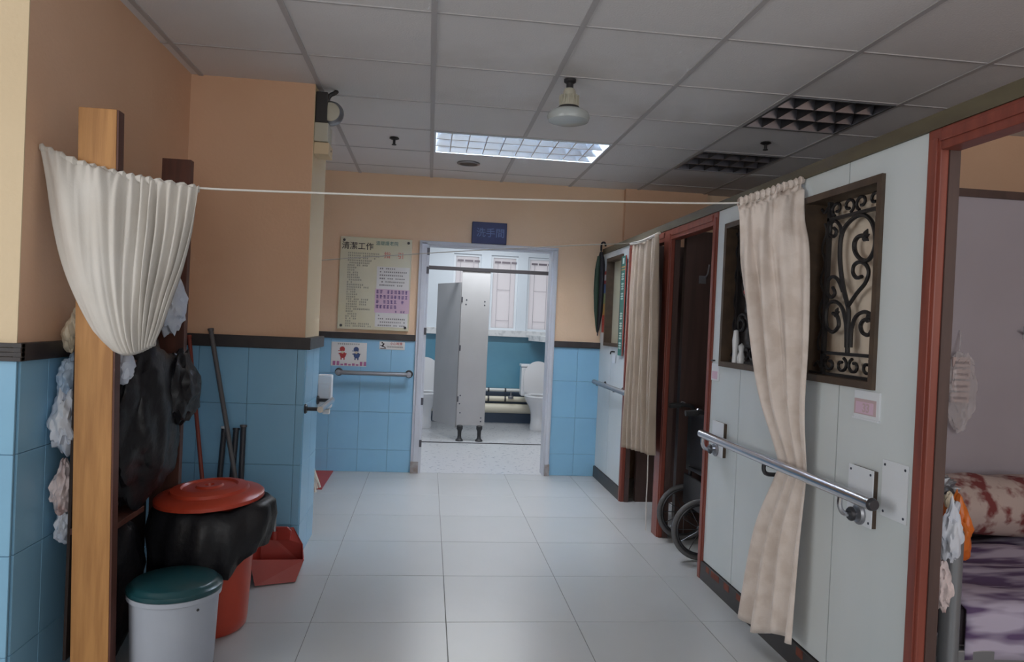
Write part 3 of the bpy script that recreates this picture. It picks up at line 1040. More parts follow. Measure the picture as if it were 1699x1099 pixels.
for k, (a, c) in enumerate(wins):
    o = struct(MB().box(a, a + .03, WB + .03, WB + .08, 1.22, 2.2).box(c - .03, c, WB + .03, WB + .08, 1.22, 2.2)
               .box(a + .03, c - .03, WB + .03, WB + .08, 1.22, 1.25).box(a + .03, c - .03, WB + .03, WB + .08, 2.17, 2.2).build('window_%d' % (k + 2), 'window_white'))
    bx('pane', 'window_frost', a + .03, c - .03, WB + .05, WB + .056, 1.25, 2.17, o)
    for q, (e, f_) in enumerate(((.05, .13), (.145, .255), (.27, .34))):
        bx('vent_slot', 'vent_dark', a + e, a + f_, WB + .022, WB + .034, 2.10, 2.125, o)
    for xx in (.09, .26):
        bx('grille_bar', 'grille_line', a + xx, a + xx + .006, WB + .036, WB + .044, 1.25, 2.1, o)
    bx('grille_bar', 'grille_line', a + .09, a + .266, WB + .034, WB + .042, 1.345, 1.352, o)
    bx('grille_bar', 'grille_line', a + .09, a + .266, WB + .034, WB + .042, 1.75, 1.756, o)
# ledge on the right hand side that slopes towards the door
MBl = MB().prism([(1.30, WB - .12), (2.0, WB - .12), (2.0, 8.2), (1.62, 8.2)], 'z', 1.10, 1.17).build('sill', 'sill_stone', wb)
for (z, r, mt_, nm, lb) in ((.44, .022, 'pipe_white', 'pipe', 'thin white water pipe, uppermost on the blue washroom wall'),
                            (.325, .034, 'pipe_cream', 'pipe', 'middle cream pipe with a valve on the washroom wall'),
                            (.20, .062, 'pipe_cream', 'pipe', 'thick cream drain pipe, lowest on the washroom wall')):
    t = thing('wall_pipe', lb, 'pipe', (.9, WB - .08, z - r))
    MB().tube([(-.6, WB - .08, z), (1.9, WB - .08, z)], r, 16).build('pipe', mt_, t, smooth=True)
    for xx in ((.80, 1.02) if r < .05 else (.69,)):
        MB().tube([(xx, WB - .08, z), (xx + .02, WB - .08, z)], r * 1.22, 16).build('clip', 'dark_metal' if r < .05 else mt_, t, smooth=True)
        MB().box(xx + .004, xx + .016, WB - .08, WB - .012, z - .006, z + .006).build('clip_arm', 'dark_metal', t)
    if z == .325:
        MB().lathe((1.10, WB - .125, z + .01), [(0, 0), (.03, 0), (.036, .02), (.03, .035), (.012, .04), (.012, .08), (0, .08)], 14).build('valve', 'steel_dull', t, smooth=True)


def toilet(cx, y_back, label):
    t = thing('toilet', label, 'toilet', (cx, y_back - .3, .001), 'washroom toilets')
    q = .3
    # pedestal
    prof = [(.10, .001), (.105, .03), (.095, .12), (.10, .22), (.13, .30), (.165, .36), (.185, .40), (.188, .415)]
    rows = []
    for r, z in prof:
        k = r / .188
        rows.append([(cx + r * math.cos(a * math.pi / 16), y_back - .42 - .06 * (k - .5) + r * (1.22 if math.sin(a * math.pi / 16) < 0 else 1.15) * math.sin(a * math.pi / 16), z) for a in range(32)])
    MB().grid(rows, True).build('bowl', 'ceramic', t, smooth=True)
    MB().lathe((cx, y_back - .45, .415), [(.12, 0), (.188, 0), (.194, .012), (.188, .026), (.13, .026), (.12, .018), (.12, 0)], 32, sx=1, sy=1.2).build('seat', 'ceramic', t, smooth=True)
    # raised lid leaning on the cistern
    poly = []
    for a in range(33):
        an = math.pi * a / 32
        poly.append((cx + .182 * math.cos(an), .645 + .205 * math.sin(an)))
    poly += [(cx - .17, .46), (cx - .13, .44), (cx + .13, .44), (cx + .17, .46)]
    ld = MB().prism(poly, 'y', y_back - .252, y_back - .235)
    ld.build('lid', 'ceramic', t, bevel=0.0)
    MB().box(cx - .205, cx + .205, y_back - .205, y_back - .02, .40, .77).build('cistern', 'ceramic', t, bevel=.018)
    MB().box(cx - .215, cx + .215, y_back - .215, y_back - .014, .77, .805).build('cistern_lid', 'ceramic', t, bevel=.010)
    MB().lathe((cx, y_back - .11, .805), [(.025, 0), (.025, .006), (0, .008)], 16).build('flush_button', 'chrome', t, smooth=True)
    MB().box(cx - .15, cx + .15, y_back - .27, y_back - .15, .36, .41).build('bridge', 'ceramic', t, bevel=.01)
    return t


toilet(1.40, WB - .18, 'white toilet with raised lid in the open right hand stall')
toilet(-.02, WB - .18, 'white toilet mostly hidden behind the angled grey stall door')

# toilet stall front
st = thing('stall_front', 'grey toilet stall front with black feet, dark head rail and half open door', 'toilet stall', (.5, 7.96, .001))
bx('pilaster', 'stall_grey', .343, .652, 7.945, 7.965, .175, 1.865, st, .002)
bx('head_rail', 'rail_black', -1.0, 2.0, 7.935, 7.975, 1.865, 1.905, st, .003)
for x in (.385, .60):
    MB().lathe((x, 7.955, .001), [(0, 0), (.042, 0), (.042, .012), (.024, .03), (.020, .06), (.022, .11), (.034, .135), (.034, .165), (.02, .176), (0, .178)], 18).build('foot', 'foot_black', st, smooth=True)
# door swung inwards
hx, hy = .346, 7.958
ex, ey = .095, 8.50
d = Vector((ex - hx, ey - hy, 0)).normalized()
nr = Vector((-d.y, d.x, 0)) * .009
dm = MB()
A = Vector((hx, hy, 0)) + d * .012
B_ = Vector((ex, ey, 0))
vv = [dm.bm.verts.new(p + Vector((0, 0, z))) for z in (.145, 1.74) for p in (A + nr, B_ + nr, B_ - nr, A - nr)]
for f in ((0, 1, 2, 3), (7, 6, 5, 4), (0, 4, 5, 1), (1, 5, 6, 2), (2, 6, 7, 3), (3, 7, 4, 0)):
    dm.bm.faces.new([vv[i] for i in f])
dr = dm.build('stall_door', 'stall_grey', st)
for z in (.46, 1.02, 1.55):
    MB().lathe((hx + .004, hy - .012, z), [(0, -.03), (.008, -.03), (.008, .03), (0, .03)], 10).build('hinge', 'hinge', dr)
for x, z in ((.375, .50), (.37, .41), (.38, .31), (.61, .26), (.61, .22), (.40, 1.55), (.395, 1.50), (.60, 1.54), (.60, 1.50)):
    MB().lathe((x, 7.945, z), [(0, -.003), (.007, -.002), (.008, 0)], 10, 'y').build('screw', 'screw', st)

# door frame of the washroom
df = struct(MB().box(-.105, -.02, FW - .03, FW + .12, 0, 1.985).box(1.035, 1.09, FW - .03, FW + .12, 0, 1.985)
            .box(-.02, 1.035, FW - .03, FW + .12, 1.945, 1.985).build('door_1', 'door_paint'))
bx('frame_bead', 'door_paint', -.085, -.04, FW - .042, FW - .03, 0, 1.97, df, .003)
bx('frame_bead', 'door_paint', 1.05, 1.08, FW - .042, FW - .03, 0, 1.97, df, .003)
bx('frame_bead', 'door_paint', -.085, 1.08, FW - .042, FW - .03, 1.955, 1.975, df, .003)
for z in (1.90, 1.74, 1.22, .62, .26):
    bx('hinge', 'hinge', -.045, -.018, FW - .036, FW - .026, z - .035, z + .025, df, .002)
bx('rust_foot', 'rust', -.107, -.04, FW - .044, FW - .028, .0, .10, df)
bx('rust_foot', 'rust', 1.05, 1.092, FW - .044, FW - .028, .0, .10, df)
# the open washroom door leaf turned inwards along the left
MB().box(-.065, -.025, FW + .125, FW + 1.02, .012, 1.935).build('door_leaf', 'door_paint', df, bevel=.003)

# sign over the door
t = thing('door_sign', 'small blue plastic sign over the washroom door', 'sign', (.48, FW - .004, 1.985))
MB().box(.333, .632, FW - .045, FW - .002, 1.986, 2.17).build('plate', 'sign_blue', t, bevel=.004)
text_mesh('lettering', '洗手間', .082, 'sign_ink', t, (.492, FW - .0465, 2.075), 'y', .0006)

# notice board
nb = thing('notice_board', 'cream notice board with printed text left of the washroom door', 'notice board', (-.467, FW, 1.20))
MB().box(-.766, -.170, FW - .022, FW - .002, 1.206, 1.985).build('board', 'mount_cream', nb, bevel=.003)
for x, z in ((-.735, 1.955), (-.20, 1.955), (-.735, 1.235), (-.20, 1.235)):
    MB().lathe((x, FW - .022, z), [(0, -.010), (.009, -.008), (.012, 0)], 12, 'y').build('stud', 'dark_metal', nb, smooth=True)
yb = FW - .0226
text_mesh('heading', '清潔工作', .066, 'ink_black', nb, (-.622, yb, 1.905), 'y', .0006)
text_mesh('subheading', '溫暖護老院', .038, 'ink_teal', nb, (-.378, yb, 1.940), 'y', .0002)
text_mesh('red_heading', '指　引', .056, 'ink_red', nb, (-.318, yb, 1.84), 'y', .0010)
rr = random.Random(3)
wd = [.26, .27, .24, .22, .18, .17, .07, .06, .09, .10, .11, .12, .05, .17, .19, .08, .07, .09, .08, .19, .18, .17, .09, .20, .06, .09, .10, .09, .05, .20, .22]
dashes('print_lines', 'ink_grey', nb, -.70, 1.855, wd, .0205, .014, yb, .0155)
bx('notice_paper', 'paper_white', -.455, -.182, FW - .0235, FW - .0222, 1.235, 1.745, nb)
ye = FW - .0238
dashes('print_lines', 'ink_black', nb, -.43, 1.735, [.13, .23, .20, .22, .23, .19], .028, .012, ye, .0165)
dashes('print_lines', 'ink_black', nb, -.43, 1.338, [.02, .23, .23, .23], .028, .012, ye, .0165)
pn = bx('pink_note', 'paper_pink', -.462, -.172, FW - .0265, FW - .0240, 1.355, 1.555, nb)
dashes('handwriting', 'ink_purple', nb, -.452, 1.548, [.27, .275, .23, .17], .042, .031, FW - .0268, .030)
dashes('handwriting', 'ink_purple', nb, -.29, 1.378, [.085], .03, .020, FW - .0268, .022)

# poster and sticker on the tiles
t = thing('poster', 'small poster with a red figure and a blue figure on the blue tiles', 'poster', (-.66, FW - .012, .892))
bx('sheet', 'paper_white', -.806, -.512, FW - .0135, FW - .0115, .892, 1.094, t)
yb = FW - .0138
for cx_, mt_ in ((-.715, 'ink_crimson'), (-.600, 'ink_blue')):
    f = MB()
    f.lathe((cx_, yb, 1.035), [(0, 0), (.022, 0), (.020, -.0006), (0, -.0006)], 14, 'y')
    f.box(cx_ - .034, cx_ + .02, yb - .0008, yb, 1.018, 1.024)
    f.lathe((cx_ + .006, yb, .985), [(0, 0), (.026, 0), (.024, -.0006), (0, -.0006)], 12, 'y')
    f.box(cx_ - .03, cx_ + .036, yb - .0008, yb, .99, 1.0)
    f.box(cx_ - .012, cx_ - .002, yb - .0008, yb, .945, .975).box(cx_ + .012, cx_ + .022, yb - .0008, yb, .945, .975)
    f.build('figure', mt_, t)
    MB().lathe((cx_ + .002, yb - .0010, 1.008), [(0, 0), (.012, 0), (0, -.0004)], 10, 'y').build('face', 'cream_bag', t)
f = MB()
for k in range(9):
    x = -.79 + k * .032
    f.box(x, x + .022, yb - .0006, yb, .897, .910 + (.022 if k in (0, 1, 7, 8) else .006 * (k % 2)))
f.build('border', 'ink_pink', t)
dashes('print_lines', 'ink_grey', t, -.755, 1.085, [.18], .02, .013, yb, .017)
t = thing('wet_floor_sticker', 'small white caution sticker with a slipping figure right of the poster', 'sticker', (-.30, FW - .012, 1.043))
bx('sheet', 'paper_white', -.408, -.195, FW - .0135, FW - .0115, 1.045, 1.112, t)
f = MB()
f.lathe((-.385, yb, 1.100), [(0, 0), (.007, 0), (0, -.0005)], 10, 'y')
f.cbox((-.378, yb, 1.082), (.013, .001, .032), Matrix.Rotation(R(28), 3, 'Y'))
f.cbox((-.368, yb, 1.066), (.008, .001, .028), Matrix.Rotation(R(-60), 3, 'Y'))
f.cbox((-.390, yb, 1.076), (.024, .001, .006), Matrix.Rotation(R(20), 3, 'Y'))
f.box(-.40, -.352, yb - .0005, yb, 1.050, 1.055)
f.build('figure', 'ink_black', t)
text_mesh('caution_text', '小心地滑', .026, 'ink_crimson', t, (-.268, yb, 1.095), 'y', .0003)
dashes('print_line', 'ink_black', t, -.345, 1.074, [.14], .02, .012, yb, .008)

# ------------------------------------------------------------------ far partition: umbrella, posters
t = thing('umbrella', 'folded dark green and black umbrella hanging in the corner by the far wall', 'umbrella', (1.465, 6.215, 1.25))
prof = [(0.004, 1.26), (.012, 1.30), (.030, 1.45), (.040, 1.62), (.037, 1.80), (.022, 1.92), (.010, 1.97)]
rows = []
for r, z in prof:
    rows.append([(1.462 + r * (1 + .3 * math.cos(5 * a * math.pi / 15)) * math.cos(a * math.pi / 15), 6.19 + .8 * r * (1 + .3 * math.cos(5 * a * math.pi / 15)) * math.sin(a * math.pi / 15), z) for a in range(30)])
MB().grid(rows, True).build('canopy', 'umbrella_black', t, smooth=True)
rows = []
for r, z in prof[:-1]:
    rows.append([(1.452 - r * .55 + (r * 1.15) * math.cos(a * math.pi / 8) * .5, 6.175 + r * .8 * math.sin(a * math.pi / 8) * .8, z + .01) for a in range(16)])
MB().grid(rows, True).build('canopy_panel', 'umbrella_green', t, smooth=True)
MB().tube([(1.462, 6.19, 1.24), (1.462, 6.19, 2.03)], .005, 8).build('shaft', 'umbrella_black', t, smooth=True)
MB().tube(smoothline([(1.462, 6.19, 1.98), (1.462, 6.19, 2.03), (1.47, 6.19, 2.05), (1.49, 6.19, 2.05), (1.50, 6.19, 2.02)], 5), .009, 8).build('handle', 'umbrella_black', t, smooth=True)

t = thing('strip_poster', 'narrow rainbow coloured strip on the white board left of the far window', 'poster', (PX, 6.13, 1.27))
zz = [1.27, 1.36, 1.42, 1.47, 1.52, 1.61, 1.69, 1.80]
for z0, z1, mt_ in zip(zz, zz[1:], ('strip_red', 'strip_red', 'strip_yellow', 'strip_yellow', 'strip_green', 'strip_blue', 'strip_red')):
    bx('colour_band', mt_, PX - .002, PX, 6.085, 6.20, z0, z1, t)
bx('badge', 'paper_white', PX - .003, PX - .002, 6.115, 6.17, 1.72, 1.77, t)
t = thing('vertical_banner', 'tall green banner with white characters between the far window and tan curtain', 'banner', (PX, 5.50, 1.10))
bx('cloth', 'banner_green', PX - .018, PX - .015, 5.445, 5.565, 1.10, 1.875, t)
bx('edge_stripe', 'strip_red', PX - .0182, PX - .0148, 5.43, 5.445, 1.10, 1.875, t)
bx('yellow_line', 'strip_yellow', PX - .019, PX - .018, 5.455, 5.555, 1.785, 1.795, t)
bx('yellow_line', 'strip_yellow', PX - .019, PX - .018, 5.455, 5.555, 1.765, 1.772, t)
bx('badge', 'banner_white', PX - .019, PX - .018, 5.485, 5.53, 1.815, 1.86, t)
for k in range(8):
    dashes('character', 'banner_white', t, 5.475, 1.745 - k * .077, [.068], .08, .058, PX - .0185, .068, 'x', 1.0)
t = thing('wall_hook', 'small hook with papers below the far window on the white board', 'hook', (PX, 5.72, 1.06))
MB().tube(smoothline([(PX, 5.72, 1.12), (PX - .03, 5.72, 1.12), (PX - .035, 5.72, 1.10)], 4), .006, 8).build('peg', 'dark_metal', t)
bx('tag_sheet', 'plate_white', PX - .010, PX - .007, 5.66, 5.75, 1.03, 1.10, t)

# ------------------------------------------------------------------ wheelchair in the second doorway
wc = thing('wheelchair', 'folding black wheelchair parked in the dark doorway of the partition', 'wheelchair', (1.78, 4.18, 0))


def wpt(x, s_, z):
    """s_ -1 near side (camera), +1 far side; the chair stands slightly turned"""
    return (x + .02 * s_ + .02, 4.185 + .195 * s_, z)


for s_ in (-1, 1):
    c = wpt(1.60, s_, .178)
    pts = [(c[0] + .162 * math.cos(a * math.pi / 20), c[1], c[2] + .162 * math.sin(a * math.pi / 20)) for a in range(40)]
    wh = MB().tube(pts, .0145, 10, closed=True).build('wheel_tyre', 'tyre_grey', wc, smooth=True)
    pts = [(c[0] + .142 * math.cos(a * math.pi / 20), c[1], c[2] + .142 * math.sin(a * math.pi / 20)) for a in range(40)]
    MB().tube(pts, .008, 8, closed=True).build('rim', 'dark_metal', wh, smooth=True)
    sp = MB()
    for k in range(12):
        a = k * math.pi / 6
        sp.tube([c, (c[0] + .142 * math.cos(a), c[1], c[2] + .142 * math.sin(a))], .0025, 5)
    sp.build('spokes', 'dark_metal', wh)
    MB().lathe((c[0], c[1] - .02, c[2]), [(0, 0), (.02, 0), (.02, .04), (0, .04)], 14, 'y').build('hub', 'rubber', wh, smooth=True)
    c2 = wpt(2.08, s_, .085)
    pts = [(c2[0] + .068 * math.cos(a * math.pi / 12), c2[1], c2[2] + .068 * math.sin(a * math.pi / 12)) for a in range(24)]
    MB().tube(pts, .016, 8, closed=True).build('castor', 'rubber', wc, smooth=True)
    MB().tube([(c2[0], c2[1], .085), (c2[0] - .03, c2[1], .20), (c2[0] - .03, c2[1], .42)], .010, 8).build('castor_fork', 'dark_metal', wc, smooth=True)
    MB().tube(smoothline([wpt(1.50, s_, .845), wpt(1.56, s_, .85), wpt(1.625, s_, .835), wpt(1.63, s_, .76), wpt(1.63, s_, .50), wpt(1.61, s_, .18)], 5), .012, 10).build('back_post', 'dark_metal', wc, smooth=True)
    MB().tube([wpt(1.475, s_, .843), wpt(1.55, s_, .85)], .017, 10).build('push_handle', 'rubber', wc, smooth=True)
    MB().tube(smoothline([wpt(1.545, s_, .862), wpt(1.555, s_, .868), wpt(1.572, s_, .862)], 4), .0075, 8).build('brake_lever', 'chrome', wc, smooth=True)
    MB().tube([wpt(1.62, s_, .46), wpt(2.06, s_, .46)], .012, 8).build('seat_rail', 'dark_metal', wc, smooth=True)
    MB().tube([wpt(1.61, s_, .18), wpt(2.06, s_, .22)], .011, 8).build('low_rail', 'dark_metal', wc, smooth=True)
    MB().cbox(wpt(1.84, s_, .665), (.30, .05, .03)).build('arm_pad', 'vinyl_black', wc, bevel=.008)
    MB().cbox(wpt(1.84, s_, .56), (.40, .008, .17)).build('side_panel', 'vinyl_black', wc, bevel=.002)
    MB().tube([wpt(2.06, s_, .46), wpt(2.14, s_, .40), wpt(2.20, s_, .14)], .010, 8).build('footrest_tube', 'dark_metal', wc, smooth=True)
    MB().cbox(wpt(2.24, s_ * .55, .13), (.12, .13, .012)).build('footplate', 'rubber', wc, bevel=.003)
rows = []
for a in range(9):
    z = .45 + .37 * a / 8
    rows.append([(1.64 + .03 * math.sin(math.pi * k / 8), 4.185 - .185 + .37 * k / 8, z) for k in range(9)])
MB().grid(rows).build('backrest', 'vinyl_black', wc, smooth=True, thick=.012)
MB().box(1.64, 2.06, 4.0, 4.37, .455, .475).build('seat', 'vinyl_black', wc, bevel=.006)
for s_ in (-1, 1):
    a, b_ = wpt(1.86, -s_, .20), wpt(1.86, s_, .45)
    MB().tube([a, b_], .010, 8).build('cross_brace', 'dark_metal', wc, smooth=True)
MB().box(1.615, 1.63, 4.02, 4.35, .25, .43).build('back_pouch', 'vinyl_black', wc, bevel=.004)

t = thing('wall_hook', 'pale double coat hook high on the dark panel inside the wheelchair doorway', 'hook', (1.72, 4.47, 1.62))
bx('backplate', 'steel_dull', 1.70, 1.745, 4.462, 4.47, 1.62, 1.67, t, .001)
MB().tube(smoothline([(1.735, 4.462, 1.66), (1.74, 4.43, 1.68), (1.745, 4.42, 1.74)], 4), .005, 8).build('peg', 'steel_dull', t, smooth=True)

# ------------------------------------------------------------------ near cubicle: bed and bags
bed = thing('hospital_bed', 'steel framed bed in the near cubicle with a grey end post', 'bed', (2.6, 2.52, 0))
for y in (2.14, 2.90):
    MB().tube([(1.70, y, 0), (1.70, y, .70)], .030, 18).build('post', 'bed_steel', bed, smooth=True)
    MB().lathe((1.70, y, .70), [(.030, 0), (.028, .012), (.018, .022), (0, .026)], 18).build('post_cap', 'bed_steel', bed, smooth=True)
    MB().tube([(3.62, y, 0), (3.62, y, .85)], .024, 14).build('post', 'bed_steel', bed, smooth=True)
for z in (.30, .62):
    MB().tube([(1.70, 2.14, z), (1.70, 2.90, z)], .016, 12).build('end_rail', 'bed_steel', bed, smooth=True)
    MB().tube([(3.62, 2.14, z + .1), (3.62, 2.90, z + .1)], .016, 12).build('end_rail', 'bed_steel', bed, smooth=True)
for y in (2.14, 2.90):
    MB().box(1.71, 3.61, y - .018, y + .018, .27, .33).build('side_rail', 'bed_steel', bed, bevel=.004)
MB().box(1.74, 3.59, 2.15, 2.89, .33, .455).build('mattress', 'mattress_dark', bed, bevel=.02)
rows = []
for a in range(25):
    v = a / 24
    row = []
    for k in range(61):
        u = k / 60
        x = 1.745 + 1.84 * u
        if v < .22:
            y, z = 2.128, .30 + .17 * v / .22
        else:
            y, z = 2.128 + .76 * (v - .22) / .78, .475
        wv = .014 * noise.noise(Vector((x * 4, y * 9, 2))) + .012 * math.sin(x * 5 + y * 22)
        row.append((x, y - (.008 * math.sin(x * 13) + .01 if v < .22 else 0), z + (wv if v > .25 else 0)))
    rows.append(row)
tag(MB().grid(rows).build('bed_sheet', 'sheet', None, smooth=True, thick=.006), 'rumpled purple and white bed sheet in the near cubicle', 'bedding')
# floral quilt rolled against the divider
q_ = MB()
rows = []
for a in range(50):
    u = a / 49
    x = 1.74 + 1.70 * u
    e = min(1, math.sin(math.pi * min(1, max(0, u))) * 6) ** .5 if 0 < u < 1 else .15
    row = []
    for k in range(24):
        an = 2 * math.pi * k / 24
        ry, rz = .135 * e, .125 * e
        n_ = 1 + .16 * noise.noise(Vector((x * 5, math.cos(an) * 1.6, math.sin(an) * 1.6)))
        row.append((x, 2.825 + ry * n_ * math.cos(an), .63 + rz * n_ * math.sin(an)))
    rows.append(row)
q_.grid(rows, True)
tag(q_.build('quilt', 'quilt', None, smooth=True), 'floral quilt rolled up along the back of the bed', 'bedding')
# bags on the bed post
t = thing('carrier_bag', 'white carrier bag hanging from the grey bed post', 'plastic bag', (1.640, 2.075, .62))
lump('body', 'white_bag', (1.640, 2.075, .715), (.036, .028, .085), .35, 2.5, 4, t, 4, .5)
MB().tube(smoothline([(1.645, 2.075, .79), (1.675, 2.10, .805), (1.70, 2.145, .745), (1.71, 2.19, .70)], 5), [.01] * 16, 8).build('handle', 'white_bag', t, smooth=True)
tag(lump('carrier_bag', 'orange_bag', (1.835, 2.31, .66), (.050, .06, .11), .32, 2.2, 9, None, 4, .35), 'bright orange plastic bag beside the bed post', 'plastic bag')
tag(lump('carrier_bag', 'pink_bag', (1.622, 2.08, .55), (.030, .028, .07), .35, 2.8, 12, None, 4, .4), 'crumpled pink and white bag below the white carrier bag', 'plastic bag')
t = thing('toiletry_bundle', 'small bundle of clear wrapped things on top of the orange bag', 'bundle', (1.83, 2.38, .73))
lump('wrapping', 'steel_dull', (1.82, 2.38, .795), (.06, .05, .045), .5, 3.5, 6, t, 4)
lump('dark_piece', 'rubber', (1.835, 2.32, .755), (.02, .02, .022), .3, 3, 2, t, 3)
lump('pale_piece', 'cream_bag', (1.815, 2.315, .765), (.016, .015, .03), .3, 3, 5, t, 3)
# bag of packets hanging on the grey divider
t = thing('packet_bag', 'clear plastic bag of small packets hanging on the grey divider', 'plastic bag', (2.37, 2.96, .92))
lump('bag', 'clear_bag', (2.345, 2.955, 1.10), (.075, .022, .175), .22, 3, 21, t, 4)
for k in range(4):
    bx('packet', 'pack_pink', 2.30, 2.385, 2.950, 2.962, 1.05 + k * .052, 1.094 + k * .052, t, .002)
    bx('packet_print', 'pack_dark', 2.31, 2.375, 2.9492, 2.950, 1.064 + k * .052, 1.076 + k * .052, t)
MB().tube(smoothline([(2.33, 2.955, 1.26), (2.345, 2.97, 1.34), (2.35, 2.984, 1.37)], 4), .004, 6).build('loop', 'clear_bag', t, smooth=True)
t = thing('divider_hook', 'small dark hook on the grey divider at the right edge', 'hook', (2.665, 2.985, 1.36))
bx('backplate', 'plate_white', 2.66, 2.70, 2.979, 2.985, 1.34, 1.40, t, .001)
MB().tube(smoothline([(2.67, 2.98, 1.375), (2.655, 2.95, 1.37), (2.64, 2.945, 1.385)], 4), .006, 8).build('peg', 'dark_metal', t, smooth=True)

# ------------------------------------------------------------------ shelf unit against the left wall
sh = thing('wooden_shelf', 'tall pine fronted shelf unit standing at the left wall', 'shelf', (-1.11, 2.95, 0))
fp = MB().box(-1.176, -1.056, 2.545, 2.59, 0, 1.962)
fe = MB().box(-1.056, -1.050, 2.547, 2.59, 0, 1.96)
for q in (fp, fe):                       # the old plank leans a little
    for v in q.bm.verts:
        v.co.x += .042 * (1 - v.co.z / 1.962)
fp.build('front_panel', 'pine', sh, bevel=.003)
fe.build('front_panel_edge', 'walnut', sh)
MB().box(-1.165, -1.046, 3.27, 3.31, 0, 1.955).build('rear_panel', 'walnut', sh, bevel=.002)
bx('back_board', 'shelf_dark', -1.185, -1.175, 2.60, 3.27, .1, 1.20, sh)
for z, ye_ in ((.552, 2.91), (1.118, 3.27)):
    bx('shelf_board', 'walnut', -1.175, -1.052, 2.595, ye_, z - .022, z, sh, .002)
bx('top_rail', 'red_wood', -1.185, -1.150, 2.60, 3.27, 1.70, 1.76, sh, .002)
# bags on and beside the shelf
tag(lump('rubbish_bag', 'black_bag', (-1.085, 2.93, .88), (.105, .30, .335), .20, 2.6, 1, None, 5, .15, .02), 'large black rubbish bag stuffed on the lower shelf', 'rubbish bag')
tag(lump('rubbish_bag', 'black_bag', (-1.02, 3.12, .98), (.085, .15, .15), .28, 2.8, 2, None, 4, .2, .03), 'smaller crumpled black bag beside the far shelf panel', 'rubbish bag')
tag(lump('rubbish_bag', 'black_bag', (-1.115, 2.83, .27), (.070, .20, .25), .18, 2.6, 5, None, 4, .1), 'black rubbish bag on the floor under the shelf board', 'rubbish bag')
tag(lump('plastic_bag', 'white_bag', (-1.075, 3.16, 1.335), (.065, .075, .13), .32, 2.6, 14, None, 4, .4, .03), 'white plastic bag on the upper shelf below the sagging curtain', 'plastic bag')
tag(lump('plastic_bag', 'white_bag', (-1.055, 2.68, 1.10), (.030, .05, .06), .35, 3, 15, None, 3, .3), 'scrap of white plastic poking out beside the pine post', 'plastic bag')
tag(lump('plastic_bag', 'cream_bag', (-1.222, 2.70, 1.215), (.040, .065, .075), .30, 2.6, 16, None, 4, .3), 'cream cloth bag behind the top of the stack beside the pine post', 'plastic bag')
tag(lump('plastic_bag', 'blue_bag', (-1.222, 2.665, 1.055), (.040, .06, .075), .30, 2.6, 17, None, 4, .2), 'pale blue plastic bag wedged under the cream cloth bag', 'plastic bag')
tag(lump('plastic_bag', 'white_bag', (-1.220, 2.635, .91), (.044, .065, .105), .34, 2.4, 18, None, 4, .2, .04), 'puffy bluish white bag hanging between the pine post and blue tiles', 'plastic bag')
tag(lump('plastic_bag', 'pink_bag', (-1.222, 2.645, .675), (.036, .055, .085), .32, 2.8, 19, None, 4, .4, .03), 'pinkish white bag with orange marks low beside the pine post', 'plastic bag')
tag(lump('plastic_bag', 'white_bag', (-1.222, 2.66, .545), (.028, .045, .060), .32, 2.8, 23, None, 4, .2), 'lowest small white bag beside the pine post', 'plastic bag')

# ------------------------------------------------------------------ mops and sticks leaning on the pillar
def stick(name, label, p0, p1, r, mt_, extra=None):
    t = thing(name, label, 'stick' if name != 'mop' else 'mop', p0, 'cleaning handles leaning by the pillar')
    MB().tube([p0, p1], r, 10).build('handle', mt_, t, smooth=True)
    v = (Vector(p1) - Vector(p0)).normalized()
    MB().tube([Vector(p1), Vector(p1) + v * .012], r * 1.25, 10).build('end_cap', extra or mt_, t, smooth=True)
    MB().tube([Vector(p0) + v * .0, Vector(p0) + v * .10], [r * 2.2, r * 1.5], 10).build('ferrule', 'stick_black', t, smooth=True)
    return t


def along(px0, px1, t):
    return tuple(a + (b - a) * t for a, b in zip(px0, px1))


stick('mop', 'thin red mop handle leaning beside the dark shelf panel', (-.99, 3.62, .03), (-1.222, 3.90, 1.165), .010, 'stick_red')
stick('mop', 'long grey mop handle leaning on the pillar, its tip above the dark band', (-.83, 3.72, .03), (-1.115, 3.895, 1.205), .012, 'stick_grey')
stick('broom_stick', 'short dark blue pole with a pale tip, leftmost of the short poles', (-1.035, 3.78, .03), (-1.030, 3.90, .70), .014, 'stick_black', 'plate_white')
stick('broom_stick', 'short black pole in the middle of the three short poles', (-.965, 3.76, .03), (-.968, 3.89, .695), .014, 'stick_black')
stick('broom_stick', 'short black pole with a pointed tip nearest the pillar edge', (-.905, 3.76, .03), (-.932, 3.89, .712), .014, 'stick_black', 'stick_grey')

# ------------------------------------------------------------------ bins
t = thing('rubbish_bin', 'tall orange plastic bin with loose orange lid and black liner', 'bin', (-.885, 3.10, 0))
cx_, cy_ = -.868, 3.12
MB().lathe((cx_, cy_, 0), [(0, 0), (.148, 0), (.160, .012), (.164, .05), (.176, .30), (.186, .50), (.192, .505), (.192, .52), (.180, .52), (.170, .30), (.150, .03), (0, .03)], 40).build('body', 'orange_plastic', t, smooth=True)
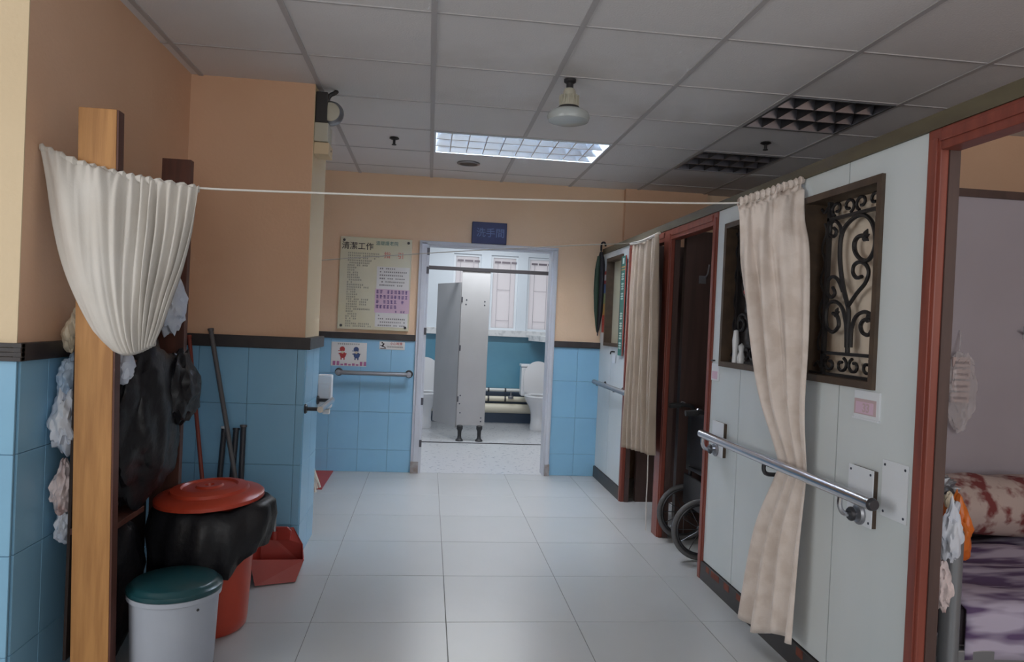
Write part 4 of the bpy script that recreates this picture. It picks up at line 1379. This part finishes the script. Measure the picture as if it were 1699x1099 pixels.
# liner draped over the rim
rows = []
rn = random.Random(5)
N = 72
for a, (r, z) in enumerate([(.178, .46), (.190, .528), (.205, .530), (.222, .50), (.232, .44), (.226, .37), (.212, .31)]):
    row = []
    for k in range(N):
        an = 2 * math.pi * k / N
        f = 1 + (.10 * noise.noise(Vector((math.cos(an) * 3, math.sin(an) * 3, a * .35))) + .05 * math.sin(an * 13 + a * .4)) * (a / 6)
        east = max(0, math.cos(an + .25)) ** 4
        dz = -.05 * max(0, math.sin(-an)) * (a / 6) + .06 * noise.noise(Vector((math.cos(an) * 2.5, math.sin(an) * 2.5, 8))) * (a / 6)
        row.append((cx_ + (r * f + .05 * east * min(1, a / 3) * (1.15 - a / 9)) * math.cos(an), cy_ + r * f * math.sin(an), z + dz + .05 * east * (a / 6)))
    rows.append(row)
MB().grid(rows, True).build('liner', 'black_bag', t, smooth=True, thick=.003)
ld = MB()
ld.lathe((0, 0, 0), [(0, .030), (.016, .030), (.020, .044), (.050, .046), (.056, .038), (.105, .034), (.112, .042), (.150, .034), (.156, .022), (.165, .020), (.205, .010), (.214, .002), (.214, -.012), (.207, -.012), (.203, .0), (0, .02)], 44)
rotm = Matrix.Translation((cx_ + .0, cy_ - .01, .548)) @ Matrix.Rotation(R(-3), 4, 'Y') @ Matrix.Rotation(R(2.5), 4, 'X')
for v in ld.bm.verts:
    v.co = rotm @ v.co
ld.build('lid', 'orange_plastic', t, smooth=True)
lump('paper_scrap', 'white_bag', (cx_ + .196, cy_ - .075, .527), (.03, .02, .009), .3, 3, 4, t, 3)

t = thing('pedal_bin', 'white pedal bin with dark green lid in front of the orange bin', 'bin', (-.855, 2.70, 0))
cx_, cy_ = -.860, 2.70
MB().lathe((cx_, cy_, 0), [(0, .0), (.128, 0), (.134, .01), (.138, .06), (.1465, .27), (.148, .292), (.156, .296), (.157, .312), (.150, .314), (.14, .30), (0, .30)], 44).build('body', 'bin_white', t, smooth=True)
MB().lathe((cx_, cy_, .314), [(.157, 0), (.160, .006), (.158, .016), (.146, .024), (.143, .030), (.134, .034), (.09, .040), (0, .044)], 44).build('lid', 'bin_green', t, smooth=True)
MB().cbox((cx_ + .145, cy_ - .03, .018), (.10, .065, .026), Matrix.Rotation(R(-20), 3, 'Z')).build('pedal', 'pedal_dark', t, bevel=.008)
MB().lathe((cx_ + .109, cy_ - .0975, .272), [(0, -.004), (.004, -.004), (.005, 0)], 10, 'y').build('button', 'rubber', t)
MB().lathe((cx_, cy_, 0), [(.128, -.0), (.139, .0), (.139, .022), (.136, .024)], 44).build('base_ring', 'pedal_dark', t, smooth=True)

# dustpan
t = thing('dustpan', 'red lobby dustpan lying at the foot of the pillar', 'dustpan', (-.68, 3.72, 0))
d_ = MB()
# open scoop: floor, back, two sloping sides, low lip towards the corridor
P = {'bl': (-.80, 3.78, .012), 'br': (-.60, 3.84, .012), 'fl': (-.77, 3.56, .006), 'fr': (-.595, 3.62, .006),
     'tbl': (-.80, 3.80, .20), 'tbr': (-.655, 3.87, .20), 'tfl': (-.80, 3.575, .125), 'tfr': (-.565, 3.66, .10), 'mfr': (-.60, 3.84, .12)}
V = {k: d_.bm.verts.new(p) for k, p in P.items()}
for f in (('bl', 'br', 'fr', 'fl'), ('bl', 'tbl', 'tbr', 'mfr', 'br'), ('bl', 'fl', 'tfl', 'tbl'), ('fl', 'fr', 'tfr', 'tfl'), ('br', 'mfr', 'tfr', 'fr')):
    d_.bm.faces.new([V[k] for k in f])
d_.build('pan', 'red_plastic', t, thick=.006)
MB().prism([(-.80, .20), (-.785, .218), (-.675, .218), (-.655, .20), (-.66, .15), (-.79, .15)], 'y', 3.805, 3.82).build('hood', 'red_plastic', t, bevel=.003)
MB().tube([(-.735, 3.79, .18), (-.74, 3.80, .30)], .009, 8).build('handle_stub', 'steel_dull', t, smooth=True)
MB().tube([(-.735, 3.79, .16), (-.736, 3.792, .20)], .016, 10).build('socket', 'red_plastic', t, smooth=True)

# things in the recess beyond the pillar
t = thing('floor_mat', 'flat red mat lying against the far blue tiles beyond the pillar', 'mat', (-.98, 5.88, 0))
MB().box(-1.2, -.745, 5.56, 6.21, .0005, .010).build('pad', 'red_plastic', t, bevel=.003)
MB().box(-1.19, -.755, 5.57, 6.20, .010, .0115).build('pile', 'red_plastic', t)
t = thing('mop', 'white string mop hanging behind the pillar over the red mat', 'mop', (-.68, 4.50, .25), None)
sp = MB()
for k in range(14):
    a = k / 13
    sp.tube(smoothline([(-.70 + .012 * a, 4.50 + .02 * math.sin(k), .47), (-.705 + .05 * a, 4.50 + .03 * math.sin(k * 2), .36), (-.70 + .082 * a, 4.50 + .03 * math.cos(k), .26 + .02 * math.sin(k * 1.7))], 3), .007, 6)
sp.build('strings', 'mop_white', t, smooth=True)
MB().tube([(-.695, 4.50, .44), (-.70, 4.505, 1.10)], .011, 8).build('handle', 'stick_grey', t, smooth=True)
MB().tube([(-.695, 4.50, .44), (-.6955, 4.50, .52)], .020, 10).build('clamp', 'stick_black', t, smooth=True)
t = thing('tissue_box', 'white tissue dispenser on the pillar edge behind its short handrail', 'dispenser', (-.60, 4.45, .70))
MB().box(-.648, -.562, 4.422, 4.50, .755, .955).build('body', 'plate_white', t, bevel=.008)
MB().box(-.638, -.572, 4.418, 4.424, .785, .90).build('front_cover', 'plate_white', t, bevel=.002)
MB().box(-.61, -.57, 4.43, 4.47, .72, .748).build('tissue', 'paper_white', t, bevel=.003)

# ------------------------------------------------------------------ emergency lamp on the pillar
t = thing('emergency_lamp', 'dusty emergency lamp box with a round lamp head high on the pillar side', 'lamp', (-.60, 4.02, 2.18))
MB().box(-.648, -.575, 3.955, 4.10, 2.235, 2.335).build('battery_box', 'lamp_body', t, bevel=.006)
MB().box(-.648, -.57, 3.97, 4.12, 2.17, 2.233).build('lower_box', 'wall_cream', t, bevel=.004)
MB().box(-.646, -.585, 3.96, 4.06, 2.337, 2.50).build('mount', 'lamp_black', t, bevel=.006)
MB().lathe((-.572, 4.005, 2.40), [(0, -.028), (.045, -.026), (.062, -.010), (.068, .012), (.060, .03), (.03, .045), (0, .05)], 24, 'y').build('lamp_head', 'steel_dull', t, smooth=True)
MB().lathe((-.572, 4.00, 2.40), [(0, -.034), (.03, -.033), (.05, -.024)], 20, 'y').build('lens', 'lamp_body', t, smooth=True)
MB().tube(smoothline([(-.60, 4.02, 2.47), (-.58, 4.02, 2.50), (-.56, 4.03, 2.515), (-.55, 4.04, 2.53)], 4), .012, 8).build('cable', 'lamp_black', t, smooth=True)
MB().lathe((-.5735, 4.05, 2.205), [(0, .006), (.006, .005), (.007, 0)], 10, 'x').build('indicator', 'lamp_black', t)

# ------------------------------------------------------------------ ceiling lamps and fittings
def fixture(x0, x1, y0, y1, nx, ny, lit, label):
    t = thing('ceiling_light', label, 'ceiling light', ((x0 + x1) / 2, (y0 + y1) / 2, H), 'recessed louvre ceiling lights')
    e = .012
    x0, x1, y0, y1 = x0 + e, x1 - e, y0 + e, y1 - e
    lv = 'louvre' if lit else 'louvre_shaded'  # unlit lights: metal, housing and blades darkened, shade put into the colour
    bk = 'fixture_white' if lit else 'housing_shaded'
    h = MB().box(x0, x1, y0, y1, H + .150, H + .158)
    h.box(x0, x0 + .006, y0, y1, H, H + .15).box(x1 - .006, x1, y0, y1, H, H + .15)
    h.box(x0 + .006, x1 - .006, y0, y0 + .006, H, H + .15).box(x0 + .006, x1 - .006, y1 - .006, y1, H, H + .15)
    h.build('housing', bk, t)
    fr = MB()
    fr.box(x0, x1, y0, y0 + .014, H - .004, H).box(x0, x1, y1 - .014, y1, H - .004, H).box(x0, x0 + .014, y0 + .014, y1 - .014, H - .004, H).box(x1 - .014, x1, y0 + .014, y1 - .014, H - .004, H)
    fr.build('trim', 'steel_dull' if not lit else 'fixture_white', t)
    zb, zt = H + .001, H + (.085 if lit else .060)
    for k in range(1, nx):
        x = x0 + (x1 - x0) * k / nx
        MB().prism([(x - .003, zb), (x + .003, zb), (x + .009, zt), (x - .009, zt)], 'y', y0 + .014, y1 - .014).build('blade', lv if lit else 'lamp_black', t)
    for k in range(1, ny):
        y = y0 + (y1 - y0) * k / ny
        MB().prism([(y - .006, zb), (y + .006, zb), (y + .030, zt), (y - .030, zt)], 'x', x0 + .014, x1 - .014).build('reflector', lv, t)
    for ya, yb_ in ((y0 + .007, y0 + .034), (y1 - .007, y1 - .034)):
        MB().prism([(ya, zb), (ya + (.005 if yb_ > ya else -.005), zb), (yb_, zt), (ya, zt)], 'x', x0 + .014, x1 - .014).build('reflector', lv, t)
    for k in range(ny):
        y = y0 + (y1 - y0) * (k + .5) / ny
        MB().tube([(x0 + .03, y, H + .112), (x1 - .03, y, H + .112)], .013, 10).build('tube', 'tube_on' if lit else 'tube_off', t, smooth=True)
    return t


fixture(CX, CX + 1.2, CY + 1.8, CY + 2.4, 10, 3, True, 'pale lit double width louvre light in the ceiling before the washroom')
fixture(CX + 1.8, CX + 2.4, CY + .6, CY + 1.2, 5, 3, False, 'unlit square louvre light in the ceiling, nearer of the dark two')
fixture(CX + 1.8, CX + 2.4, CY + 1.8, CY + 2.4, 5, 3, False, 'unlit square louvre light in the ceiling, farther of the dark two')

t = thing('pendant_lamp', 'bulbous lamp with a wide pale disc hanging from the ceiling', 'lamp', (.642, 3.55, H))
c0 = (.642, 3.55, 0)
MB().lathe((.642, 3.55, 0), [(0, H), (.030, H), (.030, H - .012), (.018, H - .02), (.018, H - .045), (.024, H - .06), (0, H - .062)], 20).build('socket', 'lamp_black', t, smooth=True)
MB().lathe((.642, 3.55, 0), [(.022, H - .045), (.030, H - .055), (.034, H - .09), (.044, H - .12), (.050, H - .135), (.0, H - .138)], 24).build('neck', 'lamp_body', t, smooth=True)
fins = MB()
for k in range(14):
    a = 2 * math.pi * k / 14
    c, s = math.cos(a), math.sin(a)
    fins.cbox((.642 + .043 * c, 3.55 + .043 * s, H - .105), (.014, .003, .05), Matrix.Rotation(a, 3, 'Z'))
fins.build('cooling_fins', 'lamp_body', t)
MB().lathe((.642, 3.55, 0), [(.050, H - .134), (.053, H - .138), (.053, H - .146), (.050, H - .148)], 24).build('collar', 'lamp_black', t, smooth=True)
MB().lathe((.642, 3.55, 0), [(.048, H - .146), (.075, H - .152), (.098, H - .165), (.106, H - .185), (.100, H - .205), (.07, H - .215), (0, H - .219)], 36).build('disc', 'lamp_glass', t, smooth=True)


def sprinkler(x, y, label):
    t = thing('sprinkler', label, 'sprinkler', (x, y, H), 'ceiling sprinklers')
    MB().lathe((x, y, 0), [(0, H), (.030, H), (.034, H - .006), (.022, H - .012), (.010, H - .016)], 18).build('rose', 'iron', t, smooth=True)
    MB().lathe((x, y, 0), [(.009, H - .012), (.009, H - .045), (0, H - .046)], 12).build('stem', 'iron', t, smooth=True)
    MB().lathe((x, y, 0), [(0, H - .044), (.016, H - .045), (.016, H - .049), (0, H - .05)], 16).build('deflector', 'iron', t, smooth=True)


sprinkler(-.285, 4.97, 'black ceiling sprinkler left of the pale lit ceiling light')
sprinkler(2.07, 4.40, 'black ceiling sprinkler between the two dark square lights')
t = thing('ceiling_speaker', 'small round grey ceiling vent beyond the pale lit light', 'vent', (.25, 5.60, H))
MB().lathe((.25, 5.60, 0), [(.088, H), (.088, H - .006), (.07, H - .010), (.066, H - .004)], 28).build('ring', 'steel_dull', t, smooth=True)
MB().lathe((.25, 5.60, 0), [(0, H - .006), (.066, H - .006), (.066, H)], 28).build('mesh', 'dark_metal', t, smooth=True)
